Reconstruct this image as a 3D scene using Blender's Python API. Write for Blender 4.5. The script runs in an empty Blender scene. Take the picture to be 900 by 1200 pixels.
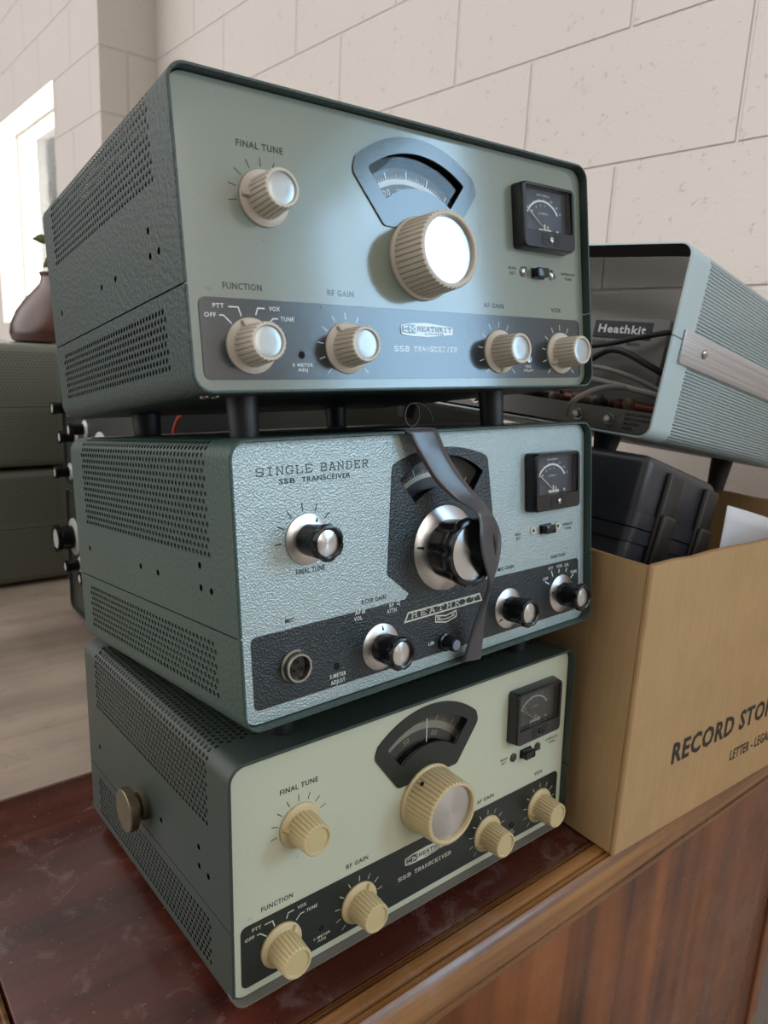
import bpy, bmesh, math, random
from mathutils import Matrix, Vector, noise
random.seed(7)
S = bpy.context.scene
COL = S.collection
PI = math.pi
# ------------------------------------------------------------------ camera, world, light, exposure
cam_data = bpy.data.cameras.new('camera'); cam = bpy.data.objects.new('camera', cam_data); COL.objects.link(cam)
cam_data.sensor_fit = 'HORIZONTAL'; cam_data.sensor_width = 36.0; cam_data.lens = 857.3358 * 36.0 / 900.0
CR = [[0.7774, 0.100702, -0.620893], [-0.627019, 0.202473, -0.752232], [0.049963, 0.974096, 0.220544]]
cam.matrix_world = Matrix([CR[0] + [-0.16761], CR[1] + [-0.31749], CR[2] + [0.38585], [0, 0, 0, 1]])
cam_data.clip_start = 0.01; cam_data.clip_end = 60
cam_data.dof.use_dof = True; cam_data.dof.focus_distance = 0.47; cam_data.dof.aperture_fstop = 18.0
S.camera = cam
S.view_settings.view_transform = 'Standard'; S.view_settings.look = 'None'
S.view_settings.gamma = 1.0; S.view_settings.use_curve_mapping = False
S.view_settings.exposure = 0.0
S.cycles.use_denoising = True
S.cycles.max_bounces = 8; S.cycles.transparent_max_bounces = 12

world = bpy.data.worlds.new('room_light'); S.world = world; world.use_nodes = True
wn = world.node_tree.nodes; wl = world.node_tree.links
wbg = wn['Background']
wtc = wn.new('ShaderNodeTexCoord'); wsep = wn.new('ShaderNodeSeparateXYZ'); wramp = wn.new('ShaderNodeValToRGB'); wmr = wn.new('ShaderNodeMapRange')
wl.new(wtc.outputs['Generated'], wsep.inputs[0]); wl.new(wsep.outputs['Z'], wmr.inputs['Value'])
wmr.inputs['From Min'].default_value = -1; wmr.inputs['From Max'].default_value = 1
wl.new(wmr.outputs[0], wramp.inputs[0]); wl.new(wramp.outputs[0], wbg.inputs['Color'])
wramp.color_ramp.elements[0].position = 0.47; wramp.color_ramp.elements[0].color = (0.08, 0.072, 0.065, 1)
wramp.color_ramp.elements[1].position = 0.86; wramp.color_ramp.elements[1].color = (0.55, 0.53, 0.51, 1)
# bright lobe added to the world, as unseen hall light from the back left
wdot = wn.new('ShaderNodeVectorMath'); wdot.operation = 'DOT_PRODUCT'; wl.new(wtc.outputs['Generated'], wdot.inputs[0]); wdot.inputs[1].default_value = Vector((-.78, .42, .46)).normalized()
wsm = wn.new('ShaderNodeMapRange'); wsm.interpolation_type = 'SMOOTHSTEP'; wl.new(wdot.outputs['Value'], wsm.inputs['Value']); wsm.inputs['From Min'].default_value = .66; wsm.inputs['From Max'].default_value = .95
wadd = wn.new('ShaderNodeMix'); wadd.data_type = 'RGBA'; wadd.blend_type = 'MIX'; wl.new(wsm.outputs[0], wadd.inputs[0]); wl.new(wramp.outputs[0], wadd.inputs[6]); wadd.inputs[7].default_value = (2.25, 2.16, 2.12, 1)
wl.new(wadd.outputs[2], wbg.inputs['Color'])
wbg.inputs['Strength'].default_value = 1.0

def area_light(name, loc, rot, sx, sy, power, color):
    d = bpy.data.lights.new(name, 'AREA'); d.shape = 'RECTANGLE'; d.size = sx; d.size_y = sy; d.energy = power; d.color = color
    o = bpy.data.objects.new(name, d); COL.objects.link(o); o.location = loc; o.rotation_euler = rot
    return o
# daylight outside the window near the camera and the one at the far end of the wall
area_light('daylight_near_window', (1.17, -1.28, 0.98), (0, math.radians(90), 0), 1.35, 1.55, 62.0, (0.45, 0.72, 1.0))
area_light('added_front_fill', (.66, -2.7, 1.35), (math.radians(68), 0, math.radians(12)), 1.3, 1.5, 22.0, (1.0, 0.95, 0.88))  # warm fill lamp added to brighten the fronts; no door stands here
area_light('daylight_far_window', (1.02, 4.15, 0.87), (0, math.radians(90), 0), 1.25, 3.1, 130.0, (1.0, 0.99, 0.95))

# ------------------------------------------------------------------ helpers
def lin(c):
    return tuple((v / 255 / 12.92) if v / 255 <= 0.04045 else ((v / 255 + 0.055) / 1.055) ** 2.4 for v in c) + (1.0,)

def tag(o, label=None, cat=None, group=None, kind=None):
    if label: o['label'] = label
    if cat: o['category'] = cat
    if group: o['group'] = group
    if kind: o['kind'] = kind
    return o

def empty(name, M=None, loc=None):
    o = bpy.data.objects.new(name, None); COL.objects.link(o); o.empty_display_size = 0.03
    if M is not None: o.matrix_world = M
    if loc is not None: o.location = loc
    return o

def mesh_of(name, bm, mats, smooth=35, recalc=True):
    if recalc: bmesh.ops.recalc_face_normals(bm, faces=bm.faces[:])
    me = bpy.data.meshes.new(name); bm.to_mesh(me); bm.free()
    for m in (mats if isinstance(mats, (list, tuple)) else [mats]): me.materials.append(m)
    if smooth:
        me.polygons.foreach_set('use_smooth', [True] * len(me.polygons))
        try: me.set_sharp_from_angle(angle=math.radians(smooth))
        except Exception: pass
    return me

def link(name, me, parent=None, M=None):
    o = bpy.data.objects.new(name, me); COL.objects.link(o)
    if parent is not None: o.parent = parent
    if M is not None:
        if parent is not None: o.matrix_local = M
        else: o.matrix_world = M
    return o

def obj(name, bm, mats, parent=None, M=None, smooth=35, recalc=True):
    return link(name, mesh_of(name, bm, mats, smooth, recalc), parent, M)

def add_box(bm, lo, hi, bev=0.0, M=None, mi=0, seg=2):
    r = bmesh.ops.create_cube(bm, size=1.0); vs = r['verts']
    c = [(lo[k] + hi[k]) / 2 for k in range(3)]; s = [hi[k] - lo[k] for k in range(3)]
    for v in vs: v.co = Vector((c[0] + v.co.x * s[0], c[1] + v.co.y * s[1], c[2] + v.co.z * s[2]))
    fs = set(f for v in vs for f in v.link_faces)
    for f in fs: f.material_index = mi
    if bev > 0:
        es = list(set(e for v in vs for e in v.link_edges))
        rb = bmesh.ops.bevel(bm, geom=es, offset=bev, segments=seg, affect='EDGES', profile=0.5, clamp_overlap=True)
        vs = list(set(v for f in rb['faces'] for v in f.verts) | set(v for v in vs if v.is_valid))
        for f in rb['faces']: f.material_index = mi
    if M is not None: bmesh.ops.transform(bm, matrix=M, verts=[v for v in vs if v.is_valid])
    return vs

def add_lathe(bm, prof, n=32, M=None, mi=0, flute=None, cap0=True, cap1=True):
    """prof: list of (r, z[, amount of fluting])"""
    rings = []
    for p in prof:
        r, z = p[0], p[1]; fl = p[2] if len(p) > 2 else 0
        ring = []
        for k in range(n):
            a = 2 * PI * k / n
            rr = r + (flute(k, a) * fl if flute and fl else 0)
            co = Vector((rr * math.cos(a), rr * math.sin(a), z))
            ring.append(bm.verts.new(M @ co if M is not None else co))
        rings.append(ring)
    for a, b in zip(rings, rings[1:]):
        for k in range(n):
            f = bm.faces.new((a[k], a[(k + 1) % n], b[(k + 1) % n], b[k])); f.material_index = mi
    if cap0: bm.faces.new(list(reversed(rings[0]))).material_index = mi
    if cap1: bm.faces.new(rings[-1]).material_index = mi

def add_tube(bm, pts, r, n=10, mi=0, M=None):
    pts = [Vector(p) for p in pts]; rings = []
    up = Vector((0.13, 0.27, 0.95))
    for i, p in enumerate(pts):
        d = (pts[min(i + 1, len(pts) - 1)] - pts[max(i - 1, 0)]).normalized()
        a = d.cross(up).normalized(); b = d.cross(a).normalized()
        ring = []
        for k in range(n):
            t = 2 * PI * k / n; co = p + (a * math.cos(t) + b * math.sin(t)) * r
            ring.append(bm.verts.new(M @ co if M is not None else co))
        rings.append(ring)
    for a, b in zip(rings, rings[1:]):
        for k in range(n): bm.faces.new((a[k], a[(k + 1) % n], b[(k + 1) % n], b[k])).material_index = mi
    bm.faces.new(list(reversed(rings[0]))).material_index = mi; bm.faces.new(rings[-1]).material_index = mi

def smooth_path(pts, n=8):
    pts = [Vector(p) for p in pts]; out = []
    for i in range(len(pts) - 1):
        p0, p1, p2, p3 = pts[max(i - 1, 0)], pts[i], pts[i + 1], pts[min(i + 2, len(pts) - 1)]
        for k in range(n):
            t = k / n
            out.append(0.5 * ((2 * p1) + (p2 - p0) * t + (2 * p0 - 5 * p1 + 4 * p2 - p3) * t * t + (3 * p1 - p0 - 3 * p2 + p3) * t ** 3))
    out.append(pts[-1]); return out

def rrect(x0, x1, z0, z1, r, n=6):
    """rounded rectangle as a counter-clockwise list of 2D points"""
    out = []
    for cx, cz, a0 in ((x1 - r, z0 + r, -90), (x1 - r, z1 - r, 0), (x0 + r, z1 - r, 90), (x0 + r, z0 + r, 180)):
        for k in range(n + 1):
            a = math.radians(a0 + 90 * k / n); out.append((cx + r * math.cos(a), cz + r * math.sin(a)))
    return out

def round_poly(pts, r, n=4):
    out = []; m = len(pts)
    for i in range(m):
        p = Vector(pts[i]); a = Vector(pts[i - 1]); b = Vector(pts[(i + 1) % m]); rr = r[i] if isinstance(r, (list, tuple)) else r
        if rr <= 0: out.append(tuple(p)); continue
        da = (a - p).normalized(); db = (b - p).normalized()
        rr = min(rr, (a - p).length * 0.45, (b - p).length * 0.45)
        q0 = p + da * rr; q1 = p + db * rr
        for k in range(n + 1):
            t = k / n; out.append(tuple(q0 * (1 - t) ** 2 + p * 2 * t * (1 - t) + q1 * t * t))
    return out

def add_plate(bm, outline, holes, y0, y1, mi=0, side=None):
    """flat plate in the local x-z plane with holes, front at y0 and back at y1"""
    def cap(y):
        es = []; loops = []
        for loop in [outline] + list(holes):
            vs = [bm.verts.new((p[0], y, p[1])) for p in loop]; loops.append(vs)
            for k in range(len(vs)): es.append(bm.edges.new((vs[k], vs[(k + 1) % len(vs)])))
        r = bmesh.ops.triangle_fill(bm, edges=es, use_beauty=True, use_dissolve=False, normal=(0, -1, 0))
        for g in r['geom']:
            if isinstance(g, bmesh.types.BMFace): g.material_index = mi
        return loops
    A = cap(y0); B = cap(y1)
    for la, lb in zip(A, B):
        for k in range(len(la)):
            bm.faces.new((la[k], la[(k + 1) % len(la)], lb[(k + 1) % len(lb)], lb[k])).material_index = mi if side is None else side

def add_poly(bm, pts, y, mi=0):
    vs = [bm.verts.new((p[0], y, p[1])) for p in pts]
    f = bm.faces.new(vs); f.material_index = mi
    return f

def add_stroke(bm, pts, w, y, mi=0, closed=False):
    """flat ribbon along a 2D polyline (mitred) in the local x-z plane"""
    P = [Vector(p) for p in pts]; n = len(P); L = []; Rr = []
    for i in range(n):
        if closed: a, b = P[i - 1], P[(i + 1) % n]
        else: a, b = P[max(i - 1, 0)], P[min(i + 1, n - 1)]
        d0 = (P[i] - a).normalized() if (P[i] - a).length > 1e-9 else (b - P[i]).normalized()
        d1 = (b - P[i]).normalized() if (b - P[i]).length > 1e-9 else d0
        t = (d0 + d1); t = t.normalized() if t.length > 1e-6 else d0
        nn = Vector((-t.y, t.x)); c = max(0.45, nn.dot(Vector((-d0.y, d0.x))))
        L.append(P[i] + nn * w / 2 / c); Rr.append(P[i] - nn * w / 2 / c)
    vl = [bm.verts.new((p.x, y, p.y)) for p in L]; vr = [bm.verts.new((p.x, y, p.y)) for p in Rr]
    for i in range(n if closed else n - 1):
        j = (i + 1) % n
        bm.faces.new((vl[i], vr[i], vr[j], vl[j])).material_index = mi

_tc = {}
def text_geo(s, bold=0.0):
    key = (s, bold)
    if key not in _tc:
        cu = bpy.data.curves.new('lettering', 'FONT'); cu.body = s; cu.size = 1.0; cu.offset = bold; cu.resolution_u = 2; cu.space_character = 1.12
        o = bpy.data.objects.new('lettering', cu); COL.objects.link(o)
        dg = bpy.context.evaluated_depsgraph_get(); dg.update()
        me = bpy.data.meshes.new_from_object(o.evaluated_get(dg))
        vs = [tuple(v.co)[:2] for v in me.vertices]; fs = [tuple(p.vertices) for p in me.polygons]
        bpy.data.objects.remove(o); bpy.data.curves.remove(cu); bpy.data.meshes.remove(me)
        _tc[key] = (vs, fs)
    return _tc[key]

def add_text(bm, s, x0, x1, z, cap, y, mi=0, bold=0.018, rot=0.0, piv=None, M=None):
    """text filling x0..x1 on baseline z with the given capital height"""
    vs, fs = text_geo(s, bold)
    if not vs: return
    ax = min(v[0] for v in vs); bx = max(v[0] for v in vs); H = 0.729
    out = []
    for v in vs:
        px = x0 + (v[0] - ax) / (bx - ax) * (x1 - x0); pz = z + v[1] / H * cap
        if rot:
            cx, cz = piv if piv else ((x0 + x1) / 2, z); c, s_ = math.cos(rot), math.sin(rot)
            px, pz = cx + (px - cx) * c - (pz - cz) * s_, cz + (px - cx) * s_ + (pz - cz) * c
        co = Vector((px, y, pz))
        out.append(bm.verts.new(M @ co if M is not None else co))
    for f in fs:
        try: bm.faces.new([out[k] for k in f]).material_index = mi
        except ValueError: pass

# slab-serif letters drawn as strokes on a unit box
SLAB = {
 'S': [[(.95, .72), (.95, 1)], [(.95, .86), (.75, 1), (.25, 1), (.05, .85), (.05, .68), (.25, .54), (.75, .46), (.95, .32), (.95, .15), (.75, 0), (.25, 0), (.05, .14)], [(.05, 0), (.05, .28)]],
 'I': [[(.5, 0), (.5, 1)], [(.15, 0), (.85, 0)], [(.15, 1), (.85, 1)]],
 'N': [[(.14, 0), (.14, 1), (.86, 0), (.86, 1)], [(0, 0), (.3, 0)], [(0, 1), (.2, 1)], [(.68, 1), (1, 1)]],
 'G': [[(.92, .72), (.92, 1)], [(.92, .86), (.7, 1), (.3, 1), (.05, .8), (.05, .2), (.3, 0), (.75, 0), (.92, .15), (.92, .42)], [(.6, .42), (1, .42)]],
 'L': [[(.2, 1), (.2, 0), (.95, 0), (.95, .3)], [(0, 1), (.42, 1)], [(0, 0), (.2, 0)]],
 'E': [[(.95, .74), (.95, 1), (.0, 1)], [(.18, 1), (.18, 0)], [(0, 0), (.95, 0), (.95, .27)], [(.18, .52), (.66, .52)], [(.66, .38), (.66, .66)]],
 'B': [[(0, 0), (.7, 0), (.94, .13), (.94, .4), (.7, .53), (.18, .53)], [(0, 1), (.65, 1), (.86, .88), (.86, .66), (.7, .53)], [(.18, 0), (.18, 1)]],
 'A': [[(.1, 0), (.46, 1), (.54, 1), (.9, 0)], [(.25, .36), (.75, .36)], [(0, 0), (.28, 0)], [(.72, 0), (1, 0)], [(.25, 1), (.5, 1)]],
 'D': [[(0, 0), (.65, 0), (.94, .22), (.94, .78), (.65, 1), (0, 1)], [(.18, 0), (.18, 1)]],
 'R': [[(0, 1), (.7, 1), (.92, .88), (.92, .62), (.7, .5), (.18, .5)], [(.18, 0), (.18, 1)], [(0, 0), (.38, 0)], [(.55, .5), (.88, 0), (1, 0)]],
 'T': [[(.03, .72), (.03, 1), (.97, 1), (.97, .72)], [(.5, 1), (.5, 0)], [(.28, 0), (.72, 0)]],
 'H': [[(.17, 0), (.17, 1)], [(.83, 0), (.83, 1)], [(.17, .52), (.83, .52)], [(0, 0), (.34, 0)], [(0, 1), (.34, 1)], [(.66, 0), (1, 0)], [(.66, 1), (1, 1)]],
 'K': [[(.17, 0), (.17, 1)], [(.85, 1), (.2, .42)], [(.4, .6), (.88, 0)], [(0, 0), (.34, 0)], [(0, 1), (.34, 1)], [(.66, 1), (1, 1)], [(.7, 0), (1, 0)]],
 'C': [[(.92, .72), (.92, 1)], [(.92, .86), (.7, 1), (.3, 1), (.05, .8), (.05, .2), (.3, 0), (.7, 0), (.92, .16)]],
 'V': [[(.1, 1), (.47, 0), (.53, 0), (.9, 1)], [(0, 1), (.28, 1)], [(.72, 1), (1, 1)]],
}
def add_slab(bm, s, x0, x1, z, cap, y, mi=0, w=0.16, gap=0.34):
    n = len(s); cw = (x1 - x0) / (n + gap * (n - 1)) if n > 1 else x1 - x0
    x = x0
    for ch in s:
        for st in SLAB.get(ch, []):
            add_stroke(bm, [(x + p[0] * cw, z + p[1] * cap) for p in st], cap * w, y, mi)
        x += cw * (1 + gap)

# ------------------------------------------------------------------ materials
class NT:
    def __init__(s, name):
        s.m = bpy.data.materials.new(name); s.m.use_nodes = True
        s.n = s.m.node_tree.nodes; s.l = s.m.node_tree.links; s.b = s.n['Principled BSDF']; s.out = s.n['Material Output']
    def new(s, t, **kw):
        o = s.n.new('ShaderNode' + t)
        for k, v in kw.items(): setattr(o, k, v)
        return o
    def setv(s, sock, v):
        if hasattr(v, 'is_output') or isinstance(v, bpy.types.NodeSocket): s.l.new(v, sock)
        else: sock.default_value = v
    def math(s, op, a, b=None, c=None, clamp=False):
        o = s.new('Math', operation=op, use_clamp=clamp)
        for k, v in enumerate((a, b, c)):
            if v is not None: s.setv(o.inputs[k], v)
        return o.outputs[0]
    def coord(s, kind='Object'):
        return s.new('TexCoord').outputs[kind]
    def mapped(s, vec, scale=(1, 1, 1), rot=(0, 0, 0), loc=(0, 0, 0)):
        o = s.new('Mapping'); s.l.new(vec, o.inputs['Vector'])
        o.inputs['Scale'].default_value = scale; o.inputs['Rotation'].default_value = rot; o.inputs['Location'].default_value = loc
        return o.outputs[0]
    def noise(s, vec, scale, detail=3, rough=0.55, dist=0.0):
        o = s.new('TexNoise'); s.l.new(vec, o.inputs['Vector'])
        o.inputs['Scale'].default_value = scale; o.inputs['Detail'].default_value = detail; o.inputs['Roughness'].default_value = rough; o.inputs['Distortion'].default_value = dist
        return o.outputs['Fac']
    def ramp(s, fac, stops):
        o = s.new('ValToRGB'); s.l.new(fac, o.inputs[0]); e = o.color_ramp.elements
        while len(e) < len(stops): e.new(0.5)
        for k, (p, c) in enumerate(stops): e[k].position = p; e[k].color = c if len(c) == 4 else tuple(c) + (1,)
        return o.outputs[0]
    def mix(s, fac, a, b):
        o = s.new('Mix', data_type='RGBA'); s.setv(o.inputs[0], fac); s.setv(o.inputs[6], a); s.setv(o.inputs[7], b)
        return o.outputs[2]
    def maprange(s, v, a, b, c, d):
        o = s.new('MapRange'); s.setv(o.inputs[0], v)
        for k, q in enumerate((a, b, c, d)): o.inputs[k + 1].default_value = q
        return o.outputs[0]
    def bump(s, h, strength=0.3, dist=0.001, normal=None):
        o = s.new('Bump'); s.l.new(h, o.inputs['Height']); o.inputs['Strength'].default_value = strength; o.inputs['Distance'].default_value = dist
        if normal is not None: s.l.new(normal, o.inputs['Normal'])
        return o.outputs[0]
    def set(s, color=None, rough=None, metal=None, spec=None, normal=None, coat=None, coat_rough=None):
        for k, v in (('Base Color', color), ('Roughness', rough), ('Metallic', metal), ('Specular IOR Level', spec), ('Normal', normal), ('Coat Weight', coat), ('Coat Roughness', coat_rough)):
            if v is not None: s.setv(s.b.inputs[k], v)
        return s
    def holes(s, mask):
        t = s.new('BsdfTransparent'); m = s.new('MixShader')
        s.l.new(mask, m.inputs[0]); s.l.new(s.b.outputs[0], m.inputs[1]); s.l.new(t.outputs[0], m.inputs[2]); s.l.new(m.outputs[0], s.out.inputs[0])

def plain(name, rgb, rough=0.5, metal=0.0, spec=0.5, bump=None, var=0.0, vscale=30):
    t = NT(name); c = lin(rgb); t.set(c, rough, metal, spec)
    vec = t.coord()
    if var:
        f = t.noise(vec, vscale, 4)
        t.set(t.mix(f, tuple(v * (1 - var) for v in c[:3]) + (1,), tuple(min(1, v * (1 + var)) for v in c[:3]) + (1,)))
    if bump: t.set(normal=t.bump(t.noise(vec, bump[0], 2), bump[1], bump[2]))
    return t.m

def lattice(t, regions, r, pitch, row, spots=()):
    """hole mask in metres from the UV map: regions are (u0,u1,v0,v1); spots are single screw holes"""
    uv = t.new('UVMap').outputs[0]; sp = t.new('SeparateXYZ'); t.l.new(uv, sp.inputs[0]); u, v = sp.outputs[0], sp.outputs[1]
    total = None
    for (u0, u1, v0, v1) in regions:
        k = t.math('ROUND', t.math('DIVIDE', t.math('SUBTRACT', v, v0), row)); vc = t.math('MULTIPLY_ADD', k, row, v0)
        dv = t.math('SUBTRACT', v, vc)
        half = t.math('MULTIPLY', t.math('ABSOLUTE', t.math('MODULO', k, 2.0)), 0.5 * pitch)
        uu = t.math('SUBTRACT', t.math('SUBTRACT', u, u0), half)
        uc = t.math('MULTIPLY', t.math('ROUND', t.math('DIVIDE', uu, pitch)), pitch); du = t.math('SUBTRACT', uu, uc)
        d2 = t.math('ADD', t.math('MULTIPLY', du, du), t.math('MULTIPLY', dv, dv))
        inside = t.math('LESS_THAN', d2, r * r)
        cu = t.math('ADD', t.math('ADD', uc, u0), half)
        for a, op in ((t.math('GREATER_THAN', cu, u0 - 1e-4), 0), (t.math('LESS_THAN', cu, u1), 0), (t.math('GREATER_THAN', vc, v0 - 1e-4), 0), (t.math('LESS_THAN', vc, v1), 0)):
            inside = t.math('MULTIPLY', inside, a)
        total = inside if total is None else t.math('MAXIMUM', total, inside)
    for (su, sv) in spots:
        du = t.math('SUBTRACT', u, su); dv = t.math('SUBTRACT', v, sv)
        ins = t.math('LESS_THAN', t.math('ADD', t.math('MULTIPLY', du, du), t.math('MULTIPLY', dv, dv)), 0.0019 ** 2)
        total = t.math('MAXIMUM', total, ins)
    return total

W, D, H, SEAM, RC, REC = 0.311, 0.2494, 0.1562, 0.0535, 0.0105, 0.0062
WALLT = 0.0016
def cab_len():   # length of the section path over the top, measured so that it equals z on the left side
    return SEAM + 2 * (H - SEAM - RC) + PI * RC + (W - 2 * RC)
SPOTS = [(.223, .0748), (.1266, .0745), (.0995, .0743), (.041, .087), (.041, .0742), (.0286, .0742)]
def cabinet_paint(name, rgb, zlow, rough, bscale, bstr, wear=None):
    t = NT(name); c = lin(rgb); vec = t.coord()
    n1 = t.noise(vec, 12, 4); col = t.mix(n1, tuple(v * .86 for v in c[:3]) + (1,), tuple(v * 1.14 for v in c[:3]) + (1,))
    if wear:
        sp = t.new('SeparateXYZ'); t.l.new(vec, sp.inputs[0])
        lip = t.math('MULTIPLY', t.math('LESS_THAN', t.math('ADD', sp.outputs['Y'], t.math('MULTIPLY', n1, .004)), .0085), t.math('LESS_THAN', sp.outputs['Z'], .0105))
        col = t.mix(t.math('MULTIPLY', lip, .8), col, lin((122, 114, 106)))
        n2 = t.maprange(t.noise(vec, 26, 6, .7), .56, .7, 0, 1); col = t.mix(t.math('MULTIPLY', n2, .55), col, lin(wear))
    nb = t.noise(vec, bscale, 2, .5, .4)
    t.set(col, rough, 0.0, 0.5, t.bump(nb, bstr, 0.0012))
    T = cab_len()
    t.holes(lattice(t, [(.0285, .2255, zlow, T - zlow + SEAM + .0008), (.0285, .2285, .0155, .0452)], (.00150), .00476, .00412, SPOTS))
    return t.m
M_CAB1 = cabinet_paint('wrinkle_paint_slate_green', (53, 69, 66), .1095, .42, 330, .55)
M_CAB2 = cabinet_paint('wrinkle_paint_green', (53, 74, 67), .0945, .42, 420, .38)
M_CAB3 = cabinet_paint('worn_paint_dark_green', (53, 63, 57), .1095, .46, 520, .16, wear=(68, 64, 58))

def glossy_panel(name, rgb, rough, bscale, bstr):
    t = NT(name); c = lin(rgb); vec = t.coord()
    n = t.noise(vec, 9, 4); sp = t.maprange(t.noise(vec, 160, 2), .70, .74, 0, .6)
    col = t.mix(n, tuple(v * .95 for v in c[:3]) + (1,), tuple(v * 1.05 for v in c[:3]) + (1,))
    col = t.mix(sp, col, tuple(v * .72 for v in c[:3]) + (1,))
    t.set(col, rough, 0.0, 0.6 if rough > .2 else .85, t.bump(t.noise(vec, bscale, 2), bstr, 0.0004), 0 if rough > .2 else .12, .08)
    return t.m
M_PAN1 = glossy_panel('sage_enamel', (134, 143, 131), .13, 300, .05)
M_PAN3 = glossy_panel('cream_green_enamel', (198, 202, 178), .36, 500, .05)
def hammertone(name, rgb, metal, strength):
    t = NT(name); c = lin(rgb); vec = t.coord()
    v = t.new('TexVoronoi', feature='SMOOTH_F1'); t.l.new(t.mapped(vec, (1, 1, 1)), v.inputs['Vector']); v.inputs['Scale'].default_value = 880; v.inputs['Smoothness'].default_value = .6
    n = t.noise(vec, 1000, 3, .6)
    h = t.math('ADD', v.outputs['Distance'], t.math('MULTIPLY', n, .6))
    col = t.mix(t.noise(vec, 700, 2), tuple(x * .82 for x in c[:3]) + (1,), tuple(min(1, x * 1.15) for x in c[:3]) + (1,))
    t.set(col, .32, metal, .6, t.bump(h, strength, 0.0010))
    return t.m
M_PAN2 = hammertone('silver_green_hammertone', (174, 190, 190), .35, .42)
M_BAND2 = hammertone('dark_hammertone', (36, 46, 50), .1, .4)
M_BAND1 = glossy_panel('slate_enamel', (40, 50, 54), .15, 300, .05)
M_BAND3 = glossy_panel('black_green_enamel', (22, 34, 32), .34, 500, .05)
M_INK = plain('dark_ink', (28, 34, 34), .5); M_INKW = plain('white_ink', (222, 226, 222), .5)
M_INKG = plain('glossy_dark_ink', (30, 36, 36), .14, spec=.85); M_INKWG = plain('glossy_white_ink', (222, 226, 222), .14, spec=.85)
M_INKO = plain('cream_ink', (206, 206, 190), .5)
M_CREAM1 = plain('ivory_plastic', (206, 196, 180), .32, bump=(90, .05, .001)); M_CREAM3 = plain('yellowed_ivory_plastic', (206, 186, 142), .38, bump=(200, .06, .001), var=.06, vscale=40)
M_CAP1 = plain('foil_cap', (176, 178, 176), .25, .35, bump=(120, .12, .001)); M_CAP3 = plain('ivory_cap', (202, 186, 138), .42, bump=(300, .1, .001))
M_BLK = plain('black_plastic', (14, 15, 17), .22, bump=(60, .03, .001)); M_BLKM = plain('black_matte', (16, 16, 17), .6)
M_RUB = plain('black_rubber', (26, 27, 31), .45, var=.2)
M_GROOVE = plain('grime', (96, 84, 66), .8)
def spun(name, rgb, rough=.22, aniso=.92):
    t = NT(name); t.set(lin(rgb), rough, 1.0)
    tg = t.new('Tangent', direction_type='RADIAL', axis='Z'); t.l.new(tg.outputs[0], t.b.inputs['Tangent']); t.b.inputs['Anisotropic'].default_value = aniso; t.b.inputs['Anisotropic Rotation'].default_value = .25
    return t.m
M_SPUN = spun('spun_aluminium', (205, 206, 206)); M_SKIRT = plain('brushed_aluminium', (196, 194, 192), .3, 1.0)
M_STEEL = plain('nickel_steel', (170, 166, 158), .3, 1.0); M_BRASS = plain('aged_nickel', (128, 116, 96), .45, .8, var=.25, vscale=90)
M_SCREWD = plain('rusty_screw', (84, 70, 60), .6, .3)
M_VOID = plain('chassis_black', (12, 12, 12), .9)
def glass(name, tint=(1, 1, 1, 1), refl=1.0, rough=.03):
    t = NT(name); tr = t.new('BsdfTransparent'); tr.inputs[0].default_value = tint
    gl = t.new('BsdfGlossy'); gl.inputs['Roughness'].default_value = rough; lw = t.new('LayerWeight'); lw.inputs[0].default_value = .5; fr = t.math('MULTIPLY_ADD', t.math('POWER', lw.outputs['Facing'], 4.0), .55, .04)
    m = t.new('MixShader'); t.l.new(t.math('MULTIPLY', fr, refl), m.inputs[0]); t.l.new(tr.outputs[0], m.inputs[1]); t.l.new(gl.outputs[0], m.inputs[2]); t.l.new(m.outputs[0], t.out.inputs[0])
    return t.m
M_GLASS = glass('clear_plastic', (1, 1, 1, 1), .45); M_GLASS3 = glass('dusty_clear_plastic', (.82, .82, .8, 1), 1.0, .2)
M_PANE = glass('window_glass', (.97, .98, .98, 1), .8)
M_DIAL = plain('dial_grey', (70, 74, 80), .5); M_DIAL2 = plain('dial_charcoal', (52, 53, 54), .5); M_DIAL3 = plain('dial_smoke', (92, 92, 92), .5)
M_METER = plain('meter_slate', (58, 62, 74), .5); M_METER3 = plain('meter_grey', (88, 92, 92), .5)
def block_paint():
    t = NT('painted_block'); g = t.new('NewGeometry'); sp = t.new('SeparateXYZ'); t.l.new(g.outputs['Position'], sp.inputs[0])
    cb = t.new('CombineXYZ'); t.l.new(t.math('ADD', t.math('ADD', sp.outputs['Y'], sp.outputs['X']), -1.8995 + .2032 - .9527), cb.inputs[0]); t.l.new(t.math('SUBTRACT', sp.outputs['Z'], 1.1075), cb.inputs[1])
    br = t.new('TexBrick'); t.l.new(cb.outputs[0], br.inputs['Vector']); br.offset = .5; br.offset_frequency = 2
    br.inputs['Scale'].default_value = 1; br.inputs['Mortar Size'].default_value = .0042; br.inputs['Mortar Smooth'].default_value = .7
    br.inputs['Brick Width'].default_value = .4064; br.inputs['Row Height'].default_value = .2032; br.inputs['Bias'].default_value = 0
    c = lin((225, 218, 211)); pos = g.outputs['Position']
    col = t.mix(t.noise(pos, 2.2, 3), tuple(v * .95 for v in c[:3]) + (1,), tuple(v * 1.04 for v in c[:3]) + (1,))
    pit = t.maprange(t.noise(pos, 75, 3, .6), .63, .72, 0, 1)
    col = t.mix(t.math('MULTIPLY', pit, .25), col, lin((150, 142, 130)))
    h = t.math('SUBTRACT', t.math('MULTIPLY', t.noise(pos, 160, 4, .65), .12), t.math('ADD', br.outputs['Fac'], t.math('MULTIPLY', pit, .15)))
    t.set(col, .62, 0, .35, t.bump(h, .7, .006)); return t.m
M_BLOCK = block_paint()
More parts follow.
